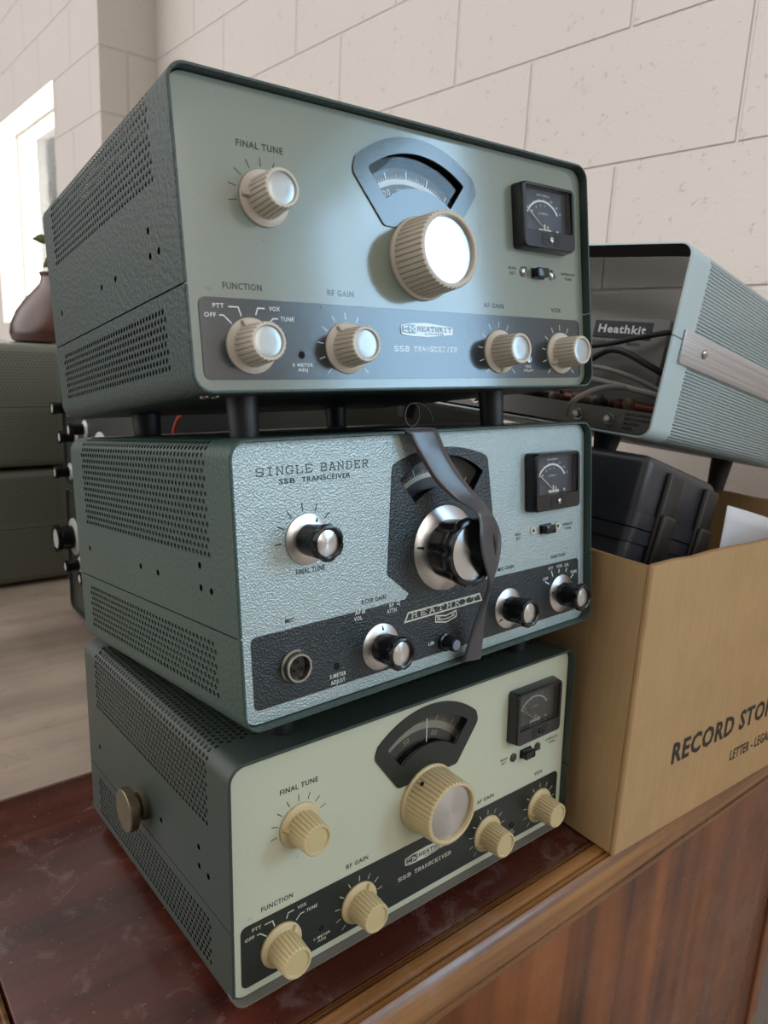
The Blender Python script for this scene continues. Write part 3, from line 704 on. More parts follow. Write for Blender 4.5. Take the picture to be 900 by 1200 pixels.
def transceiver(k, M, feet, below):
    root = empty('transceiver', M)
    mats = {1: (M_CAB1, M_PAN1, M_BAND1), 2: (M_CAB2, M_PAN2, M_BAND2), 3: (M_CAB3, M_PAN3, M_BAND3)}[k]
    link('upper_cover', shell_mesh('upper_cover', mats[0], section(True), D, WALLT, SEAM, 1), root)
    link('lower_cover', shell_mesh('lower_cover', mats[0], section(False), D, WALLT, SEAM - .0009, -1), root)
    e = WALLT + .0005
    # front panel with dial opening
    hole = dial_geometry(r0=.0395, r1=.0625, ha=40)
    bm = bmesh.new(); add_plate(bm, rrect(e, W - e, e, H - e, RC - .0012, 8), [hole], REC, REC + .0016); obj('front_panel', bm, mats[1], root, smooth=0)
    bm = bmesh.new(); y0, y1 = REC + .0018, .031
    for lo, hi in (((.095, y0, .1440), (.216, y1, .1448)), ((.095, y1 - .0008, .1000), (.216, y1, .1440)), ((.0942, y0, .1000), (.095, y1, .1448)), ((.216, y0, .1000), (.2168, y1, .1448)), ((.095, y0, .0995), (.216, y1, .1003))): add_box(bm, lo, hi)
    obj('dial_housing', bm, M_VOID, root, smooth=0)
    bm = bmesh.new(); add_box(bm, (.010, .032, .010), (W - .010, D - .008, H - .0125)); obj('chassis', bm, M_VOID, root, smooth=0)
    bm = bmesh.new(); add_plate(bm, rrect(e, W - e, e, H - e, RC - .0012, 6), [], D - .006, D - .0045); obj('rear_panel', bm, M_VOID, root, smooth=0)
    # dark control band (and for the middle radio the dial surround that grows out of it)
    bm = bmesh.new(); y0 = REC - .0005
    if k != 2:
        add_plate(bm, rrect(.0088, .3035, .0073, .0484, .004, 5), [], y0, REC + .0002); obj('control_band', bm, mats[2], root, smooth=0)
        bm = bmesh.new(); add_plate(bm, esc_outline(), [round_poly(WIN, [.0015] + [0] * 17 + [.0015, .0015] + [0] * 17 + [.0015])], REC - .0010, REC + .0003); obj('dial_escutcheon', bm, mats[2], root, smooth=0)
    else:
        cx = .1555
        n = 14; a0, a1 = math.radians(90 - 42), math.radians(90 + 42)
        top = [(cx + .0405 * (1 - 2 * i / n), .1372 + .0075 * (1 - (1 - 2 * i / n) ** 2)) for i in range(1, n)]
        out = [(.0097, .0097), (.3015, .0097), (.3015, .0505), (.1905, .0512), (.1880, .0545), (.2052, .0690), (cx + .0425, .1345)] + [(cx + .0405, .1372)] + top + [(cx - .0405, .1372), (cx - .0432, .1345), (.1058, .0690), (.1232, .0545), (.1205, .0512), (.0097, .0505)]
        rr = [.0035, .0035, .0035, .001, .001, .002, .002, .002] + [0] * len(top) + [.002, .002, .002, .001, .001, .0035]
        add_plate(bm, round_poly(out, rr), [WIN], y0, REC + .0002); obj('control_band', bm, mats[2], root, smooth=0)
    link('dial_scale', dial_scale_mesh({1: M_DIAL, 2: M_DIAL2, 3: M_DIAL3}[k], {1: M_INKW, 2: M_INKO, 3: M_INKO}[k], k), root)
    bm = bmesh.new(); add_plate(bm, dial_geometry(r0=.0400, r1=.0618, ha=39.2), [], REC + .0024, REC + .0030)
    if k == 3: add_box(bm, (.1551, REC + .0020, .1200), (.1557, REC + .0024, .1400), mi=1)
    obj('dial_window', bm, [M_GLASS3 if k == 3 else M_GLASS, M_INKW], root, smooth=0)
    meter(root, k); switch_and_screws(root, k)
    bm = bmesh.new()
    if k != 2:
        shared_lettering_13(Ink(root, M_INKG if k == 1 else M_INK, M_INKWG if k == 1 else M_INKO, REC - .00062), k)
        A = {1: (178, 110, 118, 268, 215), 3: (168, 47, 60, 205, 195)}[k]
        for (x, z), a in zip(((.0500, .1000), (.0360, .0245), (.0960, .0245), (.2195, .0245), (.2815, .0245)), A): put_cream(root, k, x, z, math.radians(a))
        o = link('tuning_knob', TK[k], root, KM(.1555, .079, .4)); link('knob_disc', TD, o)
        if k == 3:
            bm = bmesh.new(); add_lathe(bm, [(.0015, 0), (.0015, .0014)], 14, Matrix.Translation((0, 0, .009)) @ Matrix.Rotation(math.radians(125) - .4, 4, 'Z') @ Matrix.Rotation(PI / 2, 4, 'Y') @ Matrix.Translation((0, 0, .0222))); obj('set_screw', bm, M_BLKM, o)
        bm = bmesh.new(); y = REC - .0013
        out = [(.1358, .0338), (.1420, .0328), (.1560, .0324), (.1772, .0342), (.1775, .0388), (.1560, .0408), (.1427, .0402), (.1356, .0389)]
        add_plate(bm, round_poly(out, .0008), [], y + .0003, REC - .0004, 0)
        add_poly(bm, [(.1366, .0348), (.1418, .0342), (.1468, .0342), (.1468, .0392), (.1424, .0396), (.1366, .0384)], y, 1)
        for pl in ([(.1372, .0357), (.1410, .0352)], [(.1372, .0376), (.1410, .0384)], [(.1422, .0350), (.1462, .0386)], [(.1422, .0386), (.1462, .0350)], [(.1422, .0348), (.1422, .0388)]): add_stroke(bm, pl, .0007, y - .0002, 0)
        add_slab(bm, 'HEATHKIT', .1482, .1762, .0358, .0026, y, 1, .2, .28); add_text(bm, 'by DAYSTROM', .1540, .1690, .0337, .0011, y, 1, .02)
        obj('maker_badge', bm, [M_INKO if k == 3 else M_INKWG, mats[2]], root, smooth=0, recalc=False)
        bm = bmesh.new(); add_lathe(bm, [(.0021, 0), (.0021, .0001)], 20, KM(.0658, .0204, 0, REC - .0005)); obj('adjustment_hole', bm, M_VOID, root)
        bm = bmesh.new(); add_lathe(bm, [(.0023, 0), (.0023, .0006), (.0017, .0006), (.0016, .0002)], 20, KM(.2480, .0198, 0, REC - .0005)); obj('vox_delay_shaft', bm, M_STEEL if k == 1 else M_BLKM, root)
    else:
        y = REC - .00062; DK, LT = 0, 1
        ink = Ink(root, M_INK, M_INKW, y); T = ink.T
        ink.slab('SINGLE', .0183, .0540, .1362, .0042, DK, .13, .34); ink.slab('BANDER', .0597, .0938, .1362, .0042, DK, .13, .34)
        T('SSB', .0319, .0424, .1311, .0029, DK); T('TRANSCEIVER', .0468, .0804, .1311, .0029, DK)
        T('FINAL TUNE', .0402, .0597, .0799, .0032, DK); T('MIC', .0316, .0378, .0541, .0026, DK); T('RCVR GAIN', .0853, .1043, .0545, .0027, DK); T('MIC GAIN', .2073, .2243, .0545, .0026, DK); T('FUNCTION', .2676, .2852, .0545, .0024, DK)
        T('BIAS', .2264, .2325, .0772, .0020, DK); T('SET', .2273, .2321, .0741, .0020, DK); T('OPERATE', .2818, .2941, .0778, .0020, DK); T('TUNE', .2846, .2924, .0744, .0020, DK)
        T('AF', .0795, .0838, .0492, .0025, LT); T('VOL', .0787, .0848, .0456, .0025, LT); T('RF', .1063, .1098, .0486, .0025, LT); T('ATTN', .1042, .1120, .0452, .0025, LT)
        for x in (.0860, .1136):
            ink.stroke([(x + .0011 * math.cos(2 * PI * i / 14), .0503 + .0011 * math.sin(2 * PI * i / 14)) for i in range(14)], .0005, LT, True)
        ink.stroke([(.0850, .0490), (.0868, .0513)], .0004, LT); ink.stroke([(.1140, .0495), (.1150, .0482)], .0005, LT)
        T('S-METER', .0595, .0712, .0150, .0025, LT, bold=.018); T('ADJUST', .0600, .0704, .0112, .0025, LT, bold=.018); T('LSB', .1384, .1434, .0168, .0021, LT)
        for s, x0, x1, z in (('OFF', .2572, .2634, .0392), ('PTT', .2640, .2692, .0462), ('VOX', .2736, .2808, .0464), ('CAL', .2836, .2892, .0460), ('TUNE', .2912, .2992, .0392)): T(s, x0, x1, z, .0023, LT, bold=.018)
        for pl in ([(.2598, .0382), (.2646, .0356)], [(.2673, .0453), (.2692, .0406)], [(.2768, .0452), (.2766, .0422)], [(.2865, .0446), (.2852, .0418)], [(.2950, .0384), (.2915, .0360)]): ink.stroke(pl, .0009, LT)
        ink.ticks(.0485, .0990, (182, 154, 126, 97, 68, 40, 12), .0162, .0210, .0006, DK)
        bm = bmesh.new()
        add_stroke(bm, [(.1186, .0366), (.1217, .0420), (.1874, .0424), (.1896, .0376)], .0011, y, 0, True)
        add_slab(bm, 'HEATHKIT', .1242, .1842, .0384, .0030, y, 0, .2, .52)
        add_poly(bm, [(.1446, .0312), (.1545, .0290), (.1646, .0312), (.1642, .0356), (.1545, .0340), (.1450, .0356)], y - .0001, 1)
        add_stroke(bm, [(.1449, .0314), (.1545, .0294), (.1643, .0314), (.1640, .0354), (.1545, .0338), (.1452, .0354)], .0009, y - .0003, 0, True)
        for pl in ([(.1462, .0326), (.1545, .0316), (.1630, .0326)], [(.1462, .0342), (.1490, .0334), (.1462, .0322)], [(.1630, .0342), (.1600, .0334), (.1630, .0322)]): add_stroke(bm, pl, .0007, y - .0003, 0)
        obj('maker_badge', bm, [M_INKO, M_BAND2], root, smooth=0, recalc=False)
        put_black(root, .0485, .0990, math.radians(60)); put_black(root, .0985, .0255, math.radians(85)); put_black(root, .2175, .0262, math.radians(215)); put_black(root, .2795, .0258, math.radians(168))
        o = link('tuning_knob', BKB, root, KM(.1555, .079, math.radians(172))); link('skirt', SKB, o); link('knob_disc', BCB, o)
        bm = bmesh.new(); Z = Matrix.Scale(.001, 4); add_lathe(bm, [(9.6, 0), (9.6, 1.2), (8.6, 2.2), (8.4, 5.0), (8.0, 5.6), (6.9, 5.6), (6.6, 5.0), (6.5, 1.6)], 44, Z); o = obj('microphone_socket', bm, M_STEEL, root, KM(.0360, .0290, 0, REC - .0005))
        bm = bmesh.new(); add_lathe(bm, [(6.5, 1.4), (6.4, 2.6), (6.0, 2.6)], 32, Z)
        for a in (90, 210, 330): add_lathe(bm, [(1.7, 2.6), (1.7, 3.0), (1.0, 3.0), (.9, 2.4)], 14, Z @ Matrix.Translation((3.0 * math.cos(math.radians(a)), 3.0 * math.sin(math.radians(a)), 0)))
        obj('socket_insert', bm, M_BLK, o)
        bm = bmesh.new(); add_lathe(bm, [(.0022, 0), (.0022, .0001)], 20, KM(.0647, .0215, 0, REC - .0005)); obj('adjustment_hole', bm, M_VOID, root)
        bm = bmesh.new(); add_lathe(bm, [(6.2, 0), (6.2, 1.6), (5.0, 2.2), (4.6, 9.4), (4.4, 10.4), (3.9, 10.8), (3.5, 10.5)], 36, Z); o = obj('push_button', bm, M_BLK, root, KM(.1535, .0160, 0, REC - .0005))
        bm = bmesh.new(); add_lathe(bm, [(3.5, 10.1), (3.4, 10.9), (2.6, 11.1)], 28, Z); obj('button_cap', bm, plain('blue_grey_cap', (120, 124, 140), .25), o)
    # feet down to whatever carries the radio; the front pair is taller
    dn = (M.to_3x3() @ Vector((0, 0, -1))).normalized()
    for (x, y, r) in feet:
        p = M @ Vector((x, y, 0)); q, nn = below
        L = (q - p).dot(nn) / dn.dot(nn)
        bm = bmesh.new(); add_lathe(bm, [(r, .0005), (r, -L * .1), (r * .94, -L * .9), (r * .90, -L), (r * .5, -L)], 32); obj('foot', bm, M_RUB, root, Matrix.Translation((x, y, 0)))
    return root

MU = {1: Matrix([[0.999401, 0.031218, -0.014902, -0.012541], [-0.028499, 0.987214, 0.156833, 0.020045], [0.019608, -0.156314, 0.987513, 0.358509], [0.0, 0.0, 0.0, 1.0]]), 2: Matrix([[0.99977, -0.020373, -0.006696, 0.002713], [0.021035, 0.992398, 0.121261, -0.006551], [0.004175, -0.121374, 0.992598, 0.18147], [0.0, 0.0, 0.0, 1.0]]), 3: Matrix([[1.0, 0.0, 0.0, 0.0], [0.0, 0.998614, 0.052634, 0.0], [0.0, -0.052634, 0.998614, 0.0], [0.0, 0.0, 0.0, 1.0]])}
def top_of(k): return (MU[k] @ Vector((0, 0, H)), (MU[k].to_3x3() @ Vector((0, 0, 1))).normalized())
FT = [(.041, .032, .0088), (.236, .032, .0088), (.050, .212, .0105), (.222, .212, .0095)]
r3 = transceiver(3, MU[3], [(.045, .03, .009), (.266, .03, .009), (.05, .212, .009), (.26, .212, .009)], (Vector((0, 0, ZD)), Vector((0, 0, 1))))
tag(r3, 'bottom radio of the stack on the sideboard, cream-green panel, yellowed ivory knobs', 'radio', 'radio transceivers stacked on the sideboard')
r2 = transceiver(2, MU[2], [(.045, .04, .009), (.266, .04, .009), (.05, .212, .009), (.26, .212, .009)], top_of(3))
tag(r2, 'middle radio of the stack, silver-green hammertone panel lettered SINGLE BANDER, black knobs', 'radio', 'radio transceivers stacked on the sideboard')
r1 = transceiver(1, MU[1], FT, top_of(2))
tag(r1, 'top radio of the stack, glossy sage panel with ivory knobs and light metal dial', 'radio', 'radio transceivers stacked on the sideboard')
# extras on single radios
bm = bmesh.new(); Mx = Matrix.Rotation(-PI / 2, 4, 'Y')
add_lathe(bm, [(.0102, -.0005), (.0106, .0004), (.0106, .0036), (.0098, .0042), (.0066, .0046), (.0064, .0074), (.0130, .0077), (.0148, .0082), (.0150, .0086), (.0150, .0136), (.0145, .0143), (.0100, .0145)], 120, Mx)
o = obj('thumb_nut', bm, M_BRASS, r3, Matrix.Translation((0, .131, .0705)))
bm = bmesh.new()
for row in range(6):
    for k in range(66):
        a = 2 * PI * (k + .5 * (row % 2)) / 66; z = .0089 + row * .0009
        add_box(bm, (-.00035, -.0003, 0), (.00035, .0003, .0004), M=Mx @ Matrix.Rotation(a, 4, 'Z') @ Matrix.Translation((.0149, 0, z)) @ Matrix.Rotation(PI / 2, 4, 'Y'))
obj('knurling', bm, M_BRASS, o, smooth=0)
for (x, y) in ((.008, .020), (.014, .020)):
    bm = bmesh.new(); add_lathe(bm, [(.0026, .0006), (.0026, -.0004), (.0018, -.0012)], 20); obj('cover_screw', bm, M_STEEL, r1, Matrix.Translation((x + .006, y, 0)))

# ------------------------------------------------------------------ black satin ribbon hanging over the middle radio
RIB = [((0.11871, -0.0012, 0.15517), (0.14439, -0.0012, 0.1552)), ((0.1217, -0.0022, 0.1484), (0.14621, -0.0022, 0.14984)), ((0.12653, -0.004, 0.13956), (0.14697, -0.005, 0.14294)), ((0.13393, -0.008, 0.12549), (0.15388, -0.009, 0.12927)), ((0.14363, -0.012, 0.11484), (0.15994, -0.014, 0.11826)), ((0.15085, -0.018, 0.10869), (0.16612, -0.019, 0.10934)), ((0.15407, -0.0235, 0.10452), (0.17063, -0.022, 0.10147)), ((0.15483, -0.0255, 0.0977), (0.18075, -0.018, 0.09219)), ((0.15395, -0.0265, 0.08939), (0.18789, -0.014, 0.08295)), ((0.15526, -0.0262, 0.08062), (0.18485, -0.016, 0.07391)), ((0.16007, -0.0245, 0.07101), (0.17876, -0.019, 0.06673)), ((0.16562, -0.0215, 0.06253), (0.17364, -0.0205, 0.06103)), ((0.16937, -0.018, 0.05463), (0.17137, -0.0195, 0.05452)), ((0.17038, -0.014, 0.04642), (0.17322, -0.0155, 0.04557)), ((0.1691, -0.0095, 0.03611), (0.17512, -0.011, 0.03518)), ((0.16568, -0.0045, 0.01727), (0.17885, -0.005, 0.01617)), ((0.16162, -0.0018, 0.00179), (0.17965, -0.0018, -0.00011))]
def ribbon():
    M = MU[2]; bm = bmesh.new()
    A = smooth_path([p[0] for p in RIB], 6); B = smooth_path([p[1] for p in RIB], 6)
    pre = [((.1150, .0240, H + .0010), (.1405, .0240, H + .0010)), ((.1166, .0060, H + .0010), (.1425, .0060, H + .0010)), ((.1178, .0004, H + .0006), (.1436, .0004, H + .0006))]
    A = [Vector(p[0]) for p in pre] + A; B = [Vector(p[1]) for p in pre] + B
    rows = []
    for a, b in zip(A, B):
        m = (a + b) / 2; rows.append([bm.verts.new(a.lerp(b, t) + Vector((0, -.0006 * math.sin(PI * t), 0))) for t in (0, .2, .4, .6, .8, 1)])
    for r0, r1_ in zip(rows, rows[1:]):
        for k in range(5): bm.faces.new((r0[k], r0[k + 1], r1_[k + 1], r1_[k]))
    # the loose end curls up on top of the radio
    curl = smooth_path([(.1330, .1575), (.1290, .1600), (.1277, .1648), (.1298, .1700), (.1345, .1722), (.1390, .1695), (.1396, .1640), (.1372, .1598), (.1332, .1580)], 6)
    arc = smooth_path([(.1345, .1722), (.1400, .1721), (.1465, .1690), (.1500, .1640), (.1508, .1605)], 5)
    for path in (curl, arc):
        P = [[bm.verts.new((p[0] + (y - .01) * .92, y, p[1] + .0006)) for y in (.006, .013, .020)] for p in path]
        for r0, r1_ in zip(P, P[1:]):
            for k in range(2): bm.faces.new((r0[k], r0[k + 1], r1_[k + 1], r1_[k]))
    t = NT('black_satin'); t.set(lin((33, 35, 46)), .32, 0, .9); t.b.inputs['Sheen Weight'].default_value = .3
    o = obj('ribbon', bm, t.m, None, M, 60)
    md = o.modifiers.new('thickness', 'SOLIDIFY'); md.thickness = .00035; md.offset = 0
    tag(o, 'black satin ribbon draped over the front of the middle radio and its tuning knob', 'ribbon')
ribbon()

# ------------------------------------------------------------------ cardboard storage box and what lies in it
BX, BY, BW, BD, BH, BT = .3305, -.0364, .392, .305, .2545, .004
MB = Matrix.Translation((BX, BY, ZD + .0004)) @ Matrix.Rotation(math.radians(-2.6), 4, 'Z')
def carton():
    root = empty('storage_box', MB); tag(root, 'open brown cardboard box printed RECORD STORAGE, beside the radio stack on the sideboard', 'box')
    def wobbly(bm, amp=.0012):
        for v in bm.verts:
            if v.co.z > .2: v.co.z += amp * noise.noise(v.co * 30) * 1.6
    def wall(name, lo, hi, n):
        bm = bmesh.new(); add_box(bm, lo, hi, .0009, seg=1)
        d = 0 if hi[0] - lo[0] > hi[1] - lo[1] else 1
        for k in range(1, n):
            c = [0, 0, 0]; c[d] = lo[d] + (hi[d] - lo[d]) * k / n; nn = [0, 0, 0]; nn[d] = 1
            bmesh.ops.bisect_plane(bm, geom=bm.verts[:] + bm.edges[:] + bm.faces[:], plane_co=c, plane_no=nn)
        wobbly(bm)
        for f in bm.faces:
            if abs(f.normal.z) > .6: f.material_index = 1
        obj(name, bm, [M_CARD, M_CARDIN], root, smooth=0, recalc=False)
    wall('front_panel', (0, 0, 0), (BW, BT, BH), 14)
    wall('side_panel', (0, BT + .0003, .0005), (BT, BD - BT, BH - .0015), 10)
    wall('side_panel', (BW - BT, BT + .0003, .0005), (BW, BD - BT, BH - .003), 10)
    wall('back_panel', (0, BD - BT + .0003, 0), (BW, BD, BH), 14)
    bm = bmesh.new(); add_box(bm, (BT, BT, .001), (BW - BT, BD - BT, .005)); obj('bottom_panel', bm, M_CARD, root, smooth=0)
    # folded seam down the front left corner
    bm = bmesh.new(); add_tube(bm, [(.0022, .0016, .002 + z) for z in [BH * .985 * k / 16 for k in range(17)]], .0026, 8)
    for v in bm.verts: v.co += Vector((noise.noise(v.co * 60), noise.noise(v.co * 60 + Vector((7, 0, 0))), 0)) * .0006
    obj('corner_fold', bm, M_CARD, root)
    bm = bmesh.new(); y = -.0003
    add_text(bm, 'RECORD STORAGE', .0690, .2960, .0640, .0200, y, 0, .032); add_text(bm, 'LETTER - LEGAL SIZE', .1740, .2750, .0335, .0112, y, 0, .02)
    obj('printed_lettering', bm, plain('box_print', (52, 44, 36), .8), root, smooth=0, recalc=False)
carton()

def tool_case():
    M = Matrix.Translation((.4075, .0215, .3065)) @ Matrix.Rotation(math.radians(16.2), 4, 'Y')
    root = empty('carrying_case', M @ Matrix.Translation((0, 0, -.150))); tag(root, 'black plastic carrying case with two latches lying tilted in the cardboard box', 'case')
    MM = Matrix.Translation((0, 0, .150)); m = plain('case_plastic', (46, 48, 55), .34, bump=(500, .12, .0006))
    cw, cd, ch, seam = .134, .21, .150, .064
    bm = bmesh.new(); add_box(bm, (0, 0, -seam - .004), (cw, cd, 0), .009, seg=4); obj('lid', bm, m, root, MM)
    bm = bmesh.new(); add_box(bm, (.0008, .0008, -ch), (cw - .0008, cd - .0008, -seam + .004), .009, seg=4); obj('lower_half', bm, m, root, MM)
    for za, zb, q in ((-seam + .0005, -seam + .014, .0014), (-seam - .013, -seam - .0009, .0009)):
        bm = bmesh.new(); add_plate(bm, rrect(-q, cw + q, -q, cd + q, .0095, 5), [], 0, zb - za); bmesh.ops.transform(bm, matrix=Matrix(((1, 0, 0, 0), (0, 0, 1, 0), (0, 1, 0, za), (0, 0, 0, 1))), verts=bm.verts[:]); obj('rim', bm, m, root, MM)
    lm = plain('latch_plastic', (30, 28, 26), .45)
    for x in (.046, .119):
        bm = bmesh.new(); add_box(bm, (x - .0135, -.0055, -.104), (x + .0120, .001, -.0080), .005, seg=3); add_box(bm, (x - .0125, -.0095, -.100), (x + .0110, -.004, -.046), .0040, seg=3)
        add_tube(bm, [(x - .010, -.0035, -.056), (x + .0150, -.0035, -.056)], .0022, 10)
        obj('latch', bm, lm, root, MM)
tool_case()
bm = bmesh.new()
g = [[bm.verts.new((x * .150, .004 * math.sin(x * 2.2) + .0025 * math.sin(z * 3 + 1), z * .12 - .004 * x * x)) for x in [k / 8 for k in range(9)]] for z in [k / 8 for k in range(9)]]
for a, b in zip(g, g[1:]):
    for k in range(8): bm.faces.new((a[k], a[k + 1], b[k + 1], b[k]))
o = obj('paper_sheet', bm, M_PAPER, None, Matrix([[0.97883, -0.05523, 0.19709, 0.51152], [0.03244, 0.9926, 0.11706, -0.00205], [-0.2021, -0.10818, 0.97337, 0.13475], [0, 0, 0, 1]]), 60)
o.modifiers.new('thickness', 'SOLIDIFY').thickness = .0006
tag(o, 'white paper sheet standing in the cardboard box right of the black case', 'paper')

# ------------------------------------------------------------------ open-backed cabinet lying on the case and the box
SBH, SBW, SBD = .168, .378, .392
MS = Matrix(((.9842, -.0822, .1569, .4082), (.0871, .9959, -.0246, .0271), (-.1542, .0379, .9873, .3185), (0, 0, 0, 1)))
def mesh_paint(name, rgb, regions, pitch=.0034, row=.00295, r=.00118, rough=.45):
    t = NT(name); c = lin(rgb); vec = t.coord(); n = t.noise(vec, 14, 3)
    t.set(t.mix(n, tuple(v * .93 for v in c[:3]) + (1,), tuple(v * 1.06 for v in c[:3]) + (1,)), rough, 0, .5, t.bump(t.noise(vec, 500, 2), .12, .0006))
    t.holes(lattice(t, regions, r, pitch, row)); return t.m
def sb_section(w, h, r, z0, z1, upper):
    P = []
    if upper:
        P = [(0, z0), (0, h - r)] + [(r - r * math.cos(PI / 2 * k / 7), h - r + r * math.sin(PI / 2 * k / 7)) for k in range(1, 8)] + [(w - r + r * math.sin(PI / 2 * k / 7), h - r + r * math.cos(PI / 2 * k / 7)) for k in range(8)] + [(w, z0)]
    else:
        P = [(0, z1), (0, r)] + [(r - r * math.cos(PI / 2 * k / 7), r - r * math.sin(PI / 2 * k / 7)) for k in range(1, 8)] + [(w - r + r * math.sin(PI / 2 * k / 7), r - r * math.cos(PI / 2 * k / 7)) for k in range(8)] + [(w, z1)]
    return P
def cabinet_shells(root, mat, w, h, d, seam, r, M):
    """shells swept along local y; M turns them into the root's frame"""
    link('upper_cover', shell_mesh('upper_cover', mat, sb_section(w, h, r, seam, 0, True), d, .0018, seam, 1), root, M)
    link('lower_cover', shell_mesh('lower_cover', mat, sb_section(w, h, r, 0, seam - .0009, False), d, .0018, seam - .0009, -1), root, M)
def open_cabinet():
    root = empty('equipment_cabinet', MS); tag(root, 'pale blue-grey perforated metal cabinet, open back towards the stack, resting on the black case', 'cabinet')
    seam = .0905; r = .012; per = 2 * (SBH - seam - r) + PI * r + SBW - 2 * r
    regs = [(.040, .36, .1015, seam + per - .012), (.040, .36, -.33, .0685)]
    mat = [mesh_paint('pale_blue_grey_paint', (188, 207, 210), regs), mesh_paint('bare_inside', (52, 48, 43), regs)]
    # section runs across (local y of the cabinet), sweep along the cabinet's depth x: swap axes, keeping the visible side at y = 0
    SW = Matrix(((0, 1, 0, 0), (1, 0, 0, 0), (0, 0, 1, 0), (0, 0, 0, 1)))
    cabinet_shells(root, mat, SBW, SBH, SBD, seam, r, SW)
    al = NT('brushed_trim'); al.set(al.ramp(al.noise(al.mapped(al.coord(), (4, 300, 600)), 1, 3), [(.3, lin((176, 176, 178))), (.7, lin((212, 212, 214)))]), .32, .85)
    for y0, y1 in ((-.0024, -.0002), (SBW + .0002, SBW + .0024)):
        bm = bmesh.new(); add_box(bm, (.0180, y0, .0699), (SBD - .01, y1, .0986), .0005); o = obj('trim_strip', bm, al.m, root)
        if y0 < 0:
            bm = bmesh.new(); add_lathe(bm, [(.0044, 0), (.0043, .0010), (.0030, .0022), (.0012, .0026)], 24, Matrix.Translation((.0627, y0, .0856)) @ RX90); add_box(bm, (.0592, y0 - .0028, .0852), (.0662, y0 - .0020, .0860)); obj('trim_screw', bm, M_STEEL, o)
    for x, y, L in ((.030, .055, .020), (.318, .055, .038), (.030, .32, .022), (.318, .32, .036)):
        bm = bmesh.new(); add_lathe(bm, [(.0125, .001), (.0125, -.003), (.0095, -L), (.004, -L)], 24); obj('foot', bm, M_BLKM, root, Matrix.Translation((x, y, 0)))
    steel = plain('zinc_chassis', (104, 102, 97), .5, .35, var=.15, vscale=20)
    bm = bmesh.new(); add_box(bm, (.012, .006, .0045), (.014, SBW - .006, .0235)); add_box(bm, (.014, .006, .0215), (.33, SBW - .006, .0235)); o = obj('chassis', bm, steel, root, smooth=0)
    for y in (.0470, .0800, .205, .236):
        bm = bmesh.new(); add_lathe(bm, [(.0058, 0), (.0058, .0008), (.0044, .001), (.0042, .0058), (.0030, .0060), (.0028, .0020)], 24); obj('phono_jack', bm, M_STEEL, o, Matrix.Translation((.012, y, .0135)) @ Matrix.Rotation(-PI / 2, 4, 'Y'))
        bm = bmesh.new(); add_lathe(bm, [(.0026, 0), (.0026, .0062)], 16); obj('jack_insert', bm, M_INKO, o, Matrix.Translation((.012, y, .0135)) @ Matrix.Rotation(-PI / 2, 4, 'Y'))
    bm = bmesh.new(); Y = Matrix(((0, 1, 0, .0117), (-1, 0, 0, 0), (0, 0, 1, 0), (0, 0, 0, 1)))
    for i, s in enumerate(('HEATH COMPANY', 'BENTON HARBOR,', 'MICHIGAN', 'MODEL')):
        add_text(bm, s, -.0325, -.0325 + .0019 * len(s), .0185 - i * .0042, .0026, 0, 0, .03, M=Y)
    obj('chassis_lettering', bm, M_INK, o, smooth=0, recalc=False)
    bm = bmesh.new(); add_box(bm, (SBD - .010, .003, .003), (SBD - .007, SBW - .003, SBH - .003)); obj('front_panel', bm, plain('cabinet_front', (90, 92, 88), .5), root, smooth=0)
    # power supply box standing on the chassis, with its label
    bm = bmesh.new(); add_box(bm, (.050, .0294, .0240), (.20, .19, .1126), .002); o = obj('power_supply_box', bm, plain('grey_box_paint', (118, 118, 113), .5, bump=(200, .1, .001)), root)
    bm = bmesh.new(); add_box(bm, (.0490, .046, .0925), (.0500, .106, .1085)); lb = obj('label', bm, plain('label_blue_black', (24, 28, 52), .4), o, smooth=0)
    bm = bmesh.new(); Yb = Matrix(((0, 1, 0, .0488), (-1, 0, 0, 0), (0, 0, 1, 0), (0, 0, 0, 1)))
    add_text(bm, 'Heathkit', -.101, -.051, .0972, .0078, 0, 0, .03, M=Yb); obj('label_lettering', bm, M_INKW, lb, smooth=0, recalc=False)
    bm = bmesh.new()
    add_text(bm, 'POWER SUPPLY', -.105, -.074, .0865, .0030, 0, 0, .02, M=Yb); add_text(bm, 'MODEL', -.068, -.054, .0865, .0030, 0, 0, .02, M=Yb)
    obj('box_lettering', bm, M_INK, o, smooth=0, recalc=False)
    cg = plain('grey_cable', (132, 130, 124), .5); ck = plain('black_cable', (34, 34, 34), .5)
    for m, rr, pts in ((cg, .0030, [(.035, .200, .062), (.030, .120, .052), (.026, .060, .046), (.035, .012, .040), (.10, .008, .036)]),
                       (cg, .0026, [(.004, .085, .010), (-.004, .078, .024), (.010, .060, .040), (.030, .040, .044), (.04, .02, .040)]),
                       (ck, .0030, [(.040, .18, .040), (.034, .11, .058), (.030, .070, .078), (.034, .03, .066), (.06, .012, .055)]),
                       (ck, .0026, [(.042, .16, .075), (.036, .09, .082), (.036, .05, .092), (.05, .015, .104)]),
                       (cg, .0022, [(.040, .13, .050), (.028, .09, .060), (.028, .05, .056), (.045, .02, .046)])):
        bm = bmesh.new(); add_tube(bm, smooth_path(pts, 6), rr, 10); obj('cable', bm, m, root)
    rc = random.Random(3)
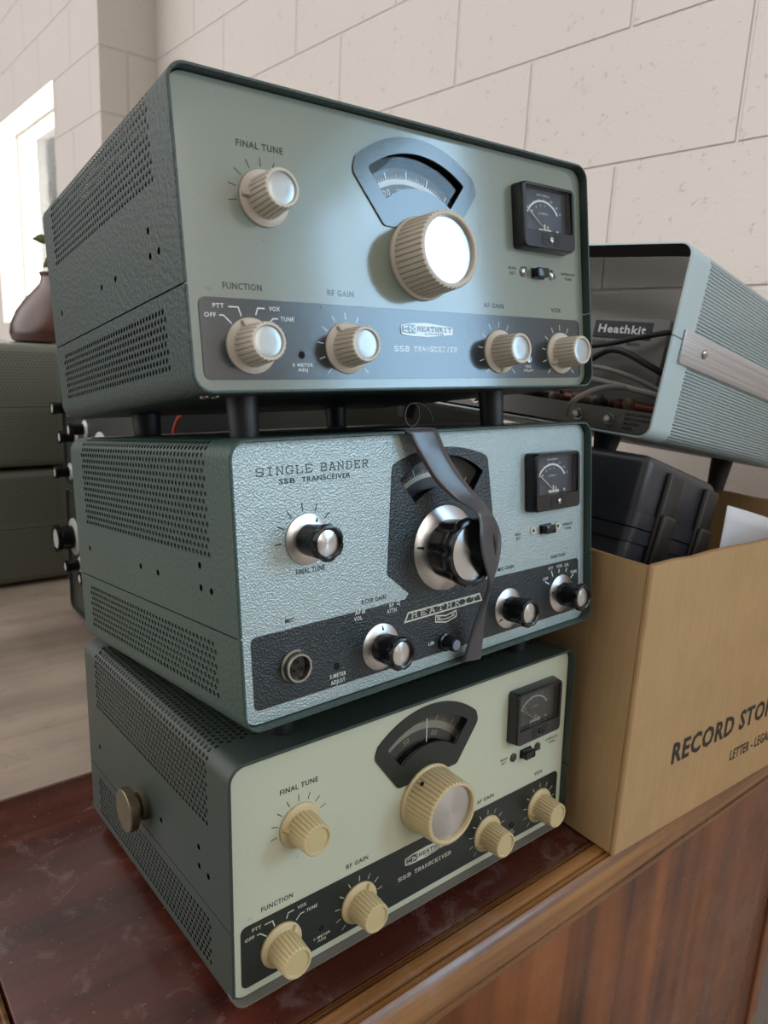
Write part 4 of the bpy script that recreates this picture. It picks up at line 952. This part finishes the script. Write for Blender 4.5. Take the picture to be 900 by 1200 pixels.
    for i in range(12):
        y = .03 + i * .0145 + rc.uniform(-.003, .003); rr = rc.uniform(.0035, .0065)
        bm = bmesh.new(); L = rc.uniform(.008, .018); add_lathe(bm, [(rr * .3, -L), (rr, -L * .85), (rr * .9, -L * .4), (rr, L * .85), (rr * .3, L)], 16, Matrix.Translation((rc.uniform(.026, .044), y, .0238 + rr)) @ Matrix.Rotation(rc.uniform(0, 3.1), 4, 'Z') @ Matrix.Rotation(PI / 2, 4, 'Y'))
        obj('component', bm, plain('component_%d' % i, rc.choice([(104, 44, 30), (84, 34, 28), (46, 40, 36), (92, 72, 56), (34, 34, 38)]), .4), root)
open_cabinet()

# ------------------------------------------------------------------ radios on the table behind
M_FSIL = plain('satin_silver', (208, 208, 206), .45, .3)
def far_radio(loc, rot, h, label, body, paneltint, knobs, w=.378, d=.345, foot=.006):
    """cabinet whose front faces its local -y; knobs: (x, z, radius, length, silver skirt?)"""
    M = Matrix.Translation(loc) @ Matrix.Rotation(rot, 4, 'Z'); root = empty('receiver', M); tag(root, label, 'radio', 'radios on the table behind')
    z0 = foot; hh = h - foot; UP = Matrix.Translation((0, 0, z0)); r = .013
    cabinet_shells(root, body, w, hh, d, hh * .5, r, UP)
    bm = bmesh.new(); add_plate(bm, rrect(.0022, w - .0022, z0 + .0022, z0 + hh - .0022, .011, 5), [], .004, .006); obj('front_panel', bm, paneltint, root, smooth=0)
    bm = bmesh.new(); add_box(bm, (.012, .012, z0 + .012), (w - .012, d - .006, z0 + hh - .012)); obj('chassis', bm, M_VOID, root, smooth=0)
    for x, z, rr, L, sk in knobs:
        bm = bmesh.new(); K = Matrix.Scale(rr / .0104, 4) if False else Matrix.Identity(4)
        add_lathe(bm, [(rr * .88, .0025), (rr * .9, L * .7, rr * .03), (rr, L * .8, rr * .08), (rr, L, rr * .08), (rr * .8, L * 1.02), (rr * .74, L * .95)], 64, None, 0, scallop(6, 1.2)); o = obj('knob', bm, M_BLK, root, Matrix.Translation((x, .004, z)) @ RX90)
        bm = bmesh.new(); add_lathe(bm, [(rr * 1.4, 0), (rr * 1.4, .001), (rr * .9, .0035)], 40); obj('skirt', bm, M_FSIL, o)
        bm = bmesh.new(); add_lathe(bm, [(rr * .74, L * .93), (rr * .72, L * .97), (rr * .3, L * .97)], 40); obj('knob_cap', bm, M_FSIL, o)
    for x, y in ((.04, .04), (w - .04, .04), (.04, d - .04), (w - .04, d - .04)):
        bm = bmesh.new(); add_lathe(bm, [(.011, .002), (.010, -foot + .0), (.004, -foot)], 16); obj('foot', bm, M_BLKM, root, Matrix.Translation((x, y, z0)))
    return root
P1 = 2 * (.189 - .0945 - .013) + PI * .013 + .378 - .026
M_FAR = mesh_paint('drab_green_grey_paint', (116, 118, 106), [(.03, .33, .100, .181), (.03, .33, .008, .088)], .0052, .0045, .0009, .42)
M_FARP = plain('drab_front', (96, 98, 92), .4)
KF = [(.07, .05, .009, .02, 1), (.13, .05, .009, .02, 1), (.19, .07, .02, .024, 1), (.27, .05, .009, .02, 1), (.32, .05, .009, .02, 1), (.31, .13, .009, .02, 1)]
far_radio((.1945, .9065, ZD), PI / 2, .1875, 'drab grey-green receiver on the table at far left, lower one of two, turned sideways', M_FAR, M_FARP, KF)
far_radio((.1945, .9065, ZD + .1875), PI / 2, .1945, 'drab grey-green receiver at far left carrying the brown vase, upper one of two', M_FAR, M_FARP, KF)
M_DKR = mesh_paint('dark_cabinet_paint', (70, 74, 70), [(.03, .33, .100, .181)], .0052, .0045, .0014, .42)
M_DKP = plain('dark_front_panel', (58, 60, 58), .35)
K1 = [(.012, .0975, .0085, .020, 1), (.046, .098, .0085, .020, 1), (-.0, .0, .0, 0, 0)]
def kset(lst): return [(y - 0.0, z, r, L, 1) for (y, z, r, L) in lst]
# local x of these runs from the far end (y = .765) towards the stack
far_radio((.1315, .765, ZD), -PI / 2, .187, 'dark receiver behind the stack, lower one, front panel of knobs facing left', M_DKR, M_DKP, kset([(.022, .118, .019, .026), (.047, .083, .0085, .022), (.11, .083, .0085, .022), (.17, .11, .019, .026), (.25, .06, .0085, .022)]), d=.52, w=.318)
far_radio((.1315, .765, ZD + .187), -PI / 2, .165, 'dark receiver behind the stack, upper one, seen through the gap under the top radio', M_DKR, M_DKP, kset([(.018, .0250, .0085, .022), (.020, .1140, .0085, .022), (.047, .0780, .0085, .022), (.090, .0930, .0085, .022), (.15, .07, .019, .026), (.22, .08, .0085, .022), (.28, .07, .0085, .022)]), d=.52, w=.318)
# brown vase with a dry plant on the far receiver
ZV = ZD + .1875 + .1945 + .0008
t = empty('vase', loc=(.235, 1.06, ZV)); tag(t, 'brown glazed round vase on top of the far receivers by the window', 'vase')
vm = NT('brown_glaze'); vm.set(vm.ramp(vm.noise(vm.coord(), 9, 4), [(.3, lin((58, 30, 24))), (.7, lin((104, 62, 48)))]), .16, 0, .6)
bm = bmesh.new(); add_lathe(bm, [(.088, 0), (.094, .003), (.097, .014), (.095, .030), (.085, .052), (.069, .074), (.054, .090), (.046, .100), (.044, .110), (.047, .116), (.045, .118), (.041, .116), (.039, .104), (.05, .085), (.07, .06), (.07, .02)], 56); obj('body', bm, vm.m, t)
tp = empty('plant', loc=(.207, 1.06, ZV + .0)); tag(tp, 'olive green leafy plant stem standing in the brown vase', 'plant')
lf = plain('olive_leaf', (96, 104, 58), .5)
bm = bmesh.new(); add_tube(bm, smooth_path([(.012, 0, .0), (.006, 0, .09), (-.002, 0, .14), (-.004, 0, .165), (.006, .004, .185)], 5), .0022, 8); obj('stem', bm, lf, tp)
for (x, z, a, L) in ((-.003, .168, 2.9, .026), (-.003, .150, .5, .026), (-.002, .138, 3.7, .014), (.004, .18, .9, .03)):
    bm = bmesh.new(); n = 8
    L0 = [bm.verts.new((x + L * k / n * math.cos(a), -.006 * math.sin(PI * k / n), z + L * k / n * math.sin(a) - .006 * (k / n) ** 2 + s * .008 * math.sin(PI * (k / n) ** .8))) for s in (1, 0, -1) for k in range(n + 1)]
    for s in range(2):
        for k in range(n): bm.faces.new((L0[s * (n + 1) + k], L0[s * (n + 1) + k + 1], L0[(s + 1) * (n + 1) + k + 1], L0[(s + 1) * (n + 1) + k]))
    bmesh.ops.remove_doubles(bm, verts=bm.verts[:], dist=1e-6); o = obj('leaf', bm, lf, tp); o.modifiers.new('t', 'SOLIDIFY').thickness = .0006

# red wire hanging down the front of the dark receivers behind the stack
bm = bmesh.new()
add_tube(bm, smooth_path([(.180, 0.3192, ZD + .187 + .165 + .0022), (.140, 0.3192, ZD + .187 + .165 + .0030), (.122, 0.3232, 0.3199), (.122, 0.3607, 0.2899), (.121, .370, .16), (.122, .374, .05), (.128, .372, ZD + .012), (.150, .366, ZD + .0022), (.22, .360, ZD + .0022)], 6), .0020, 8)
tag(obj('wire', bm, plain('red_insulation', (150, 52, 36), .4)), 'red insulated wire hanging in the gap behind the top and middle radios', 'wire')
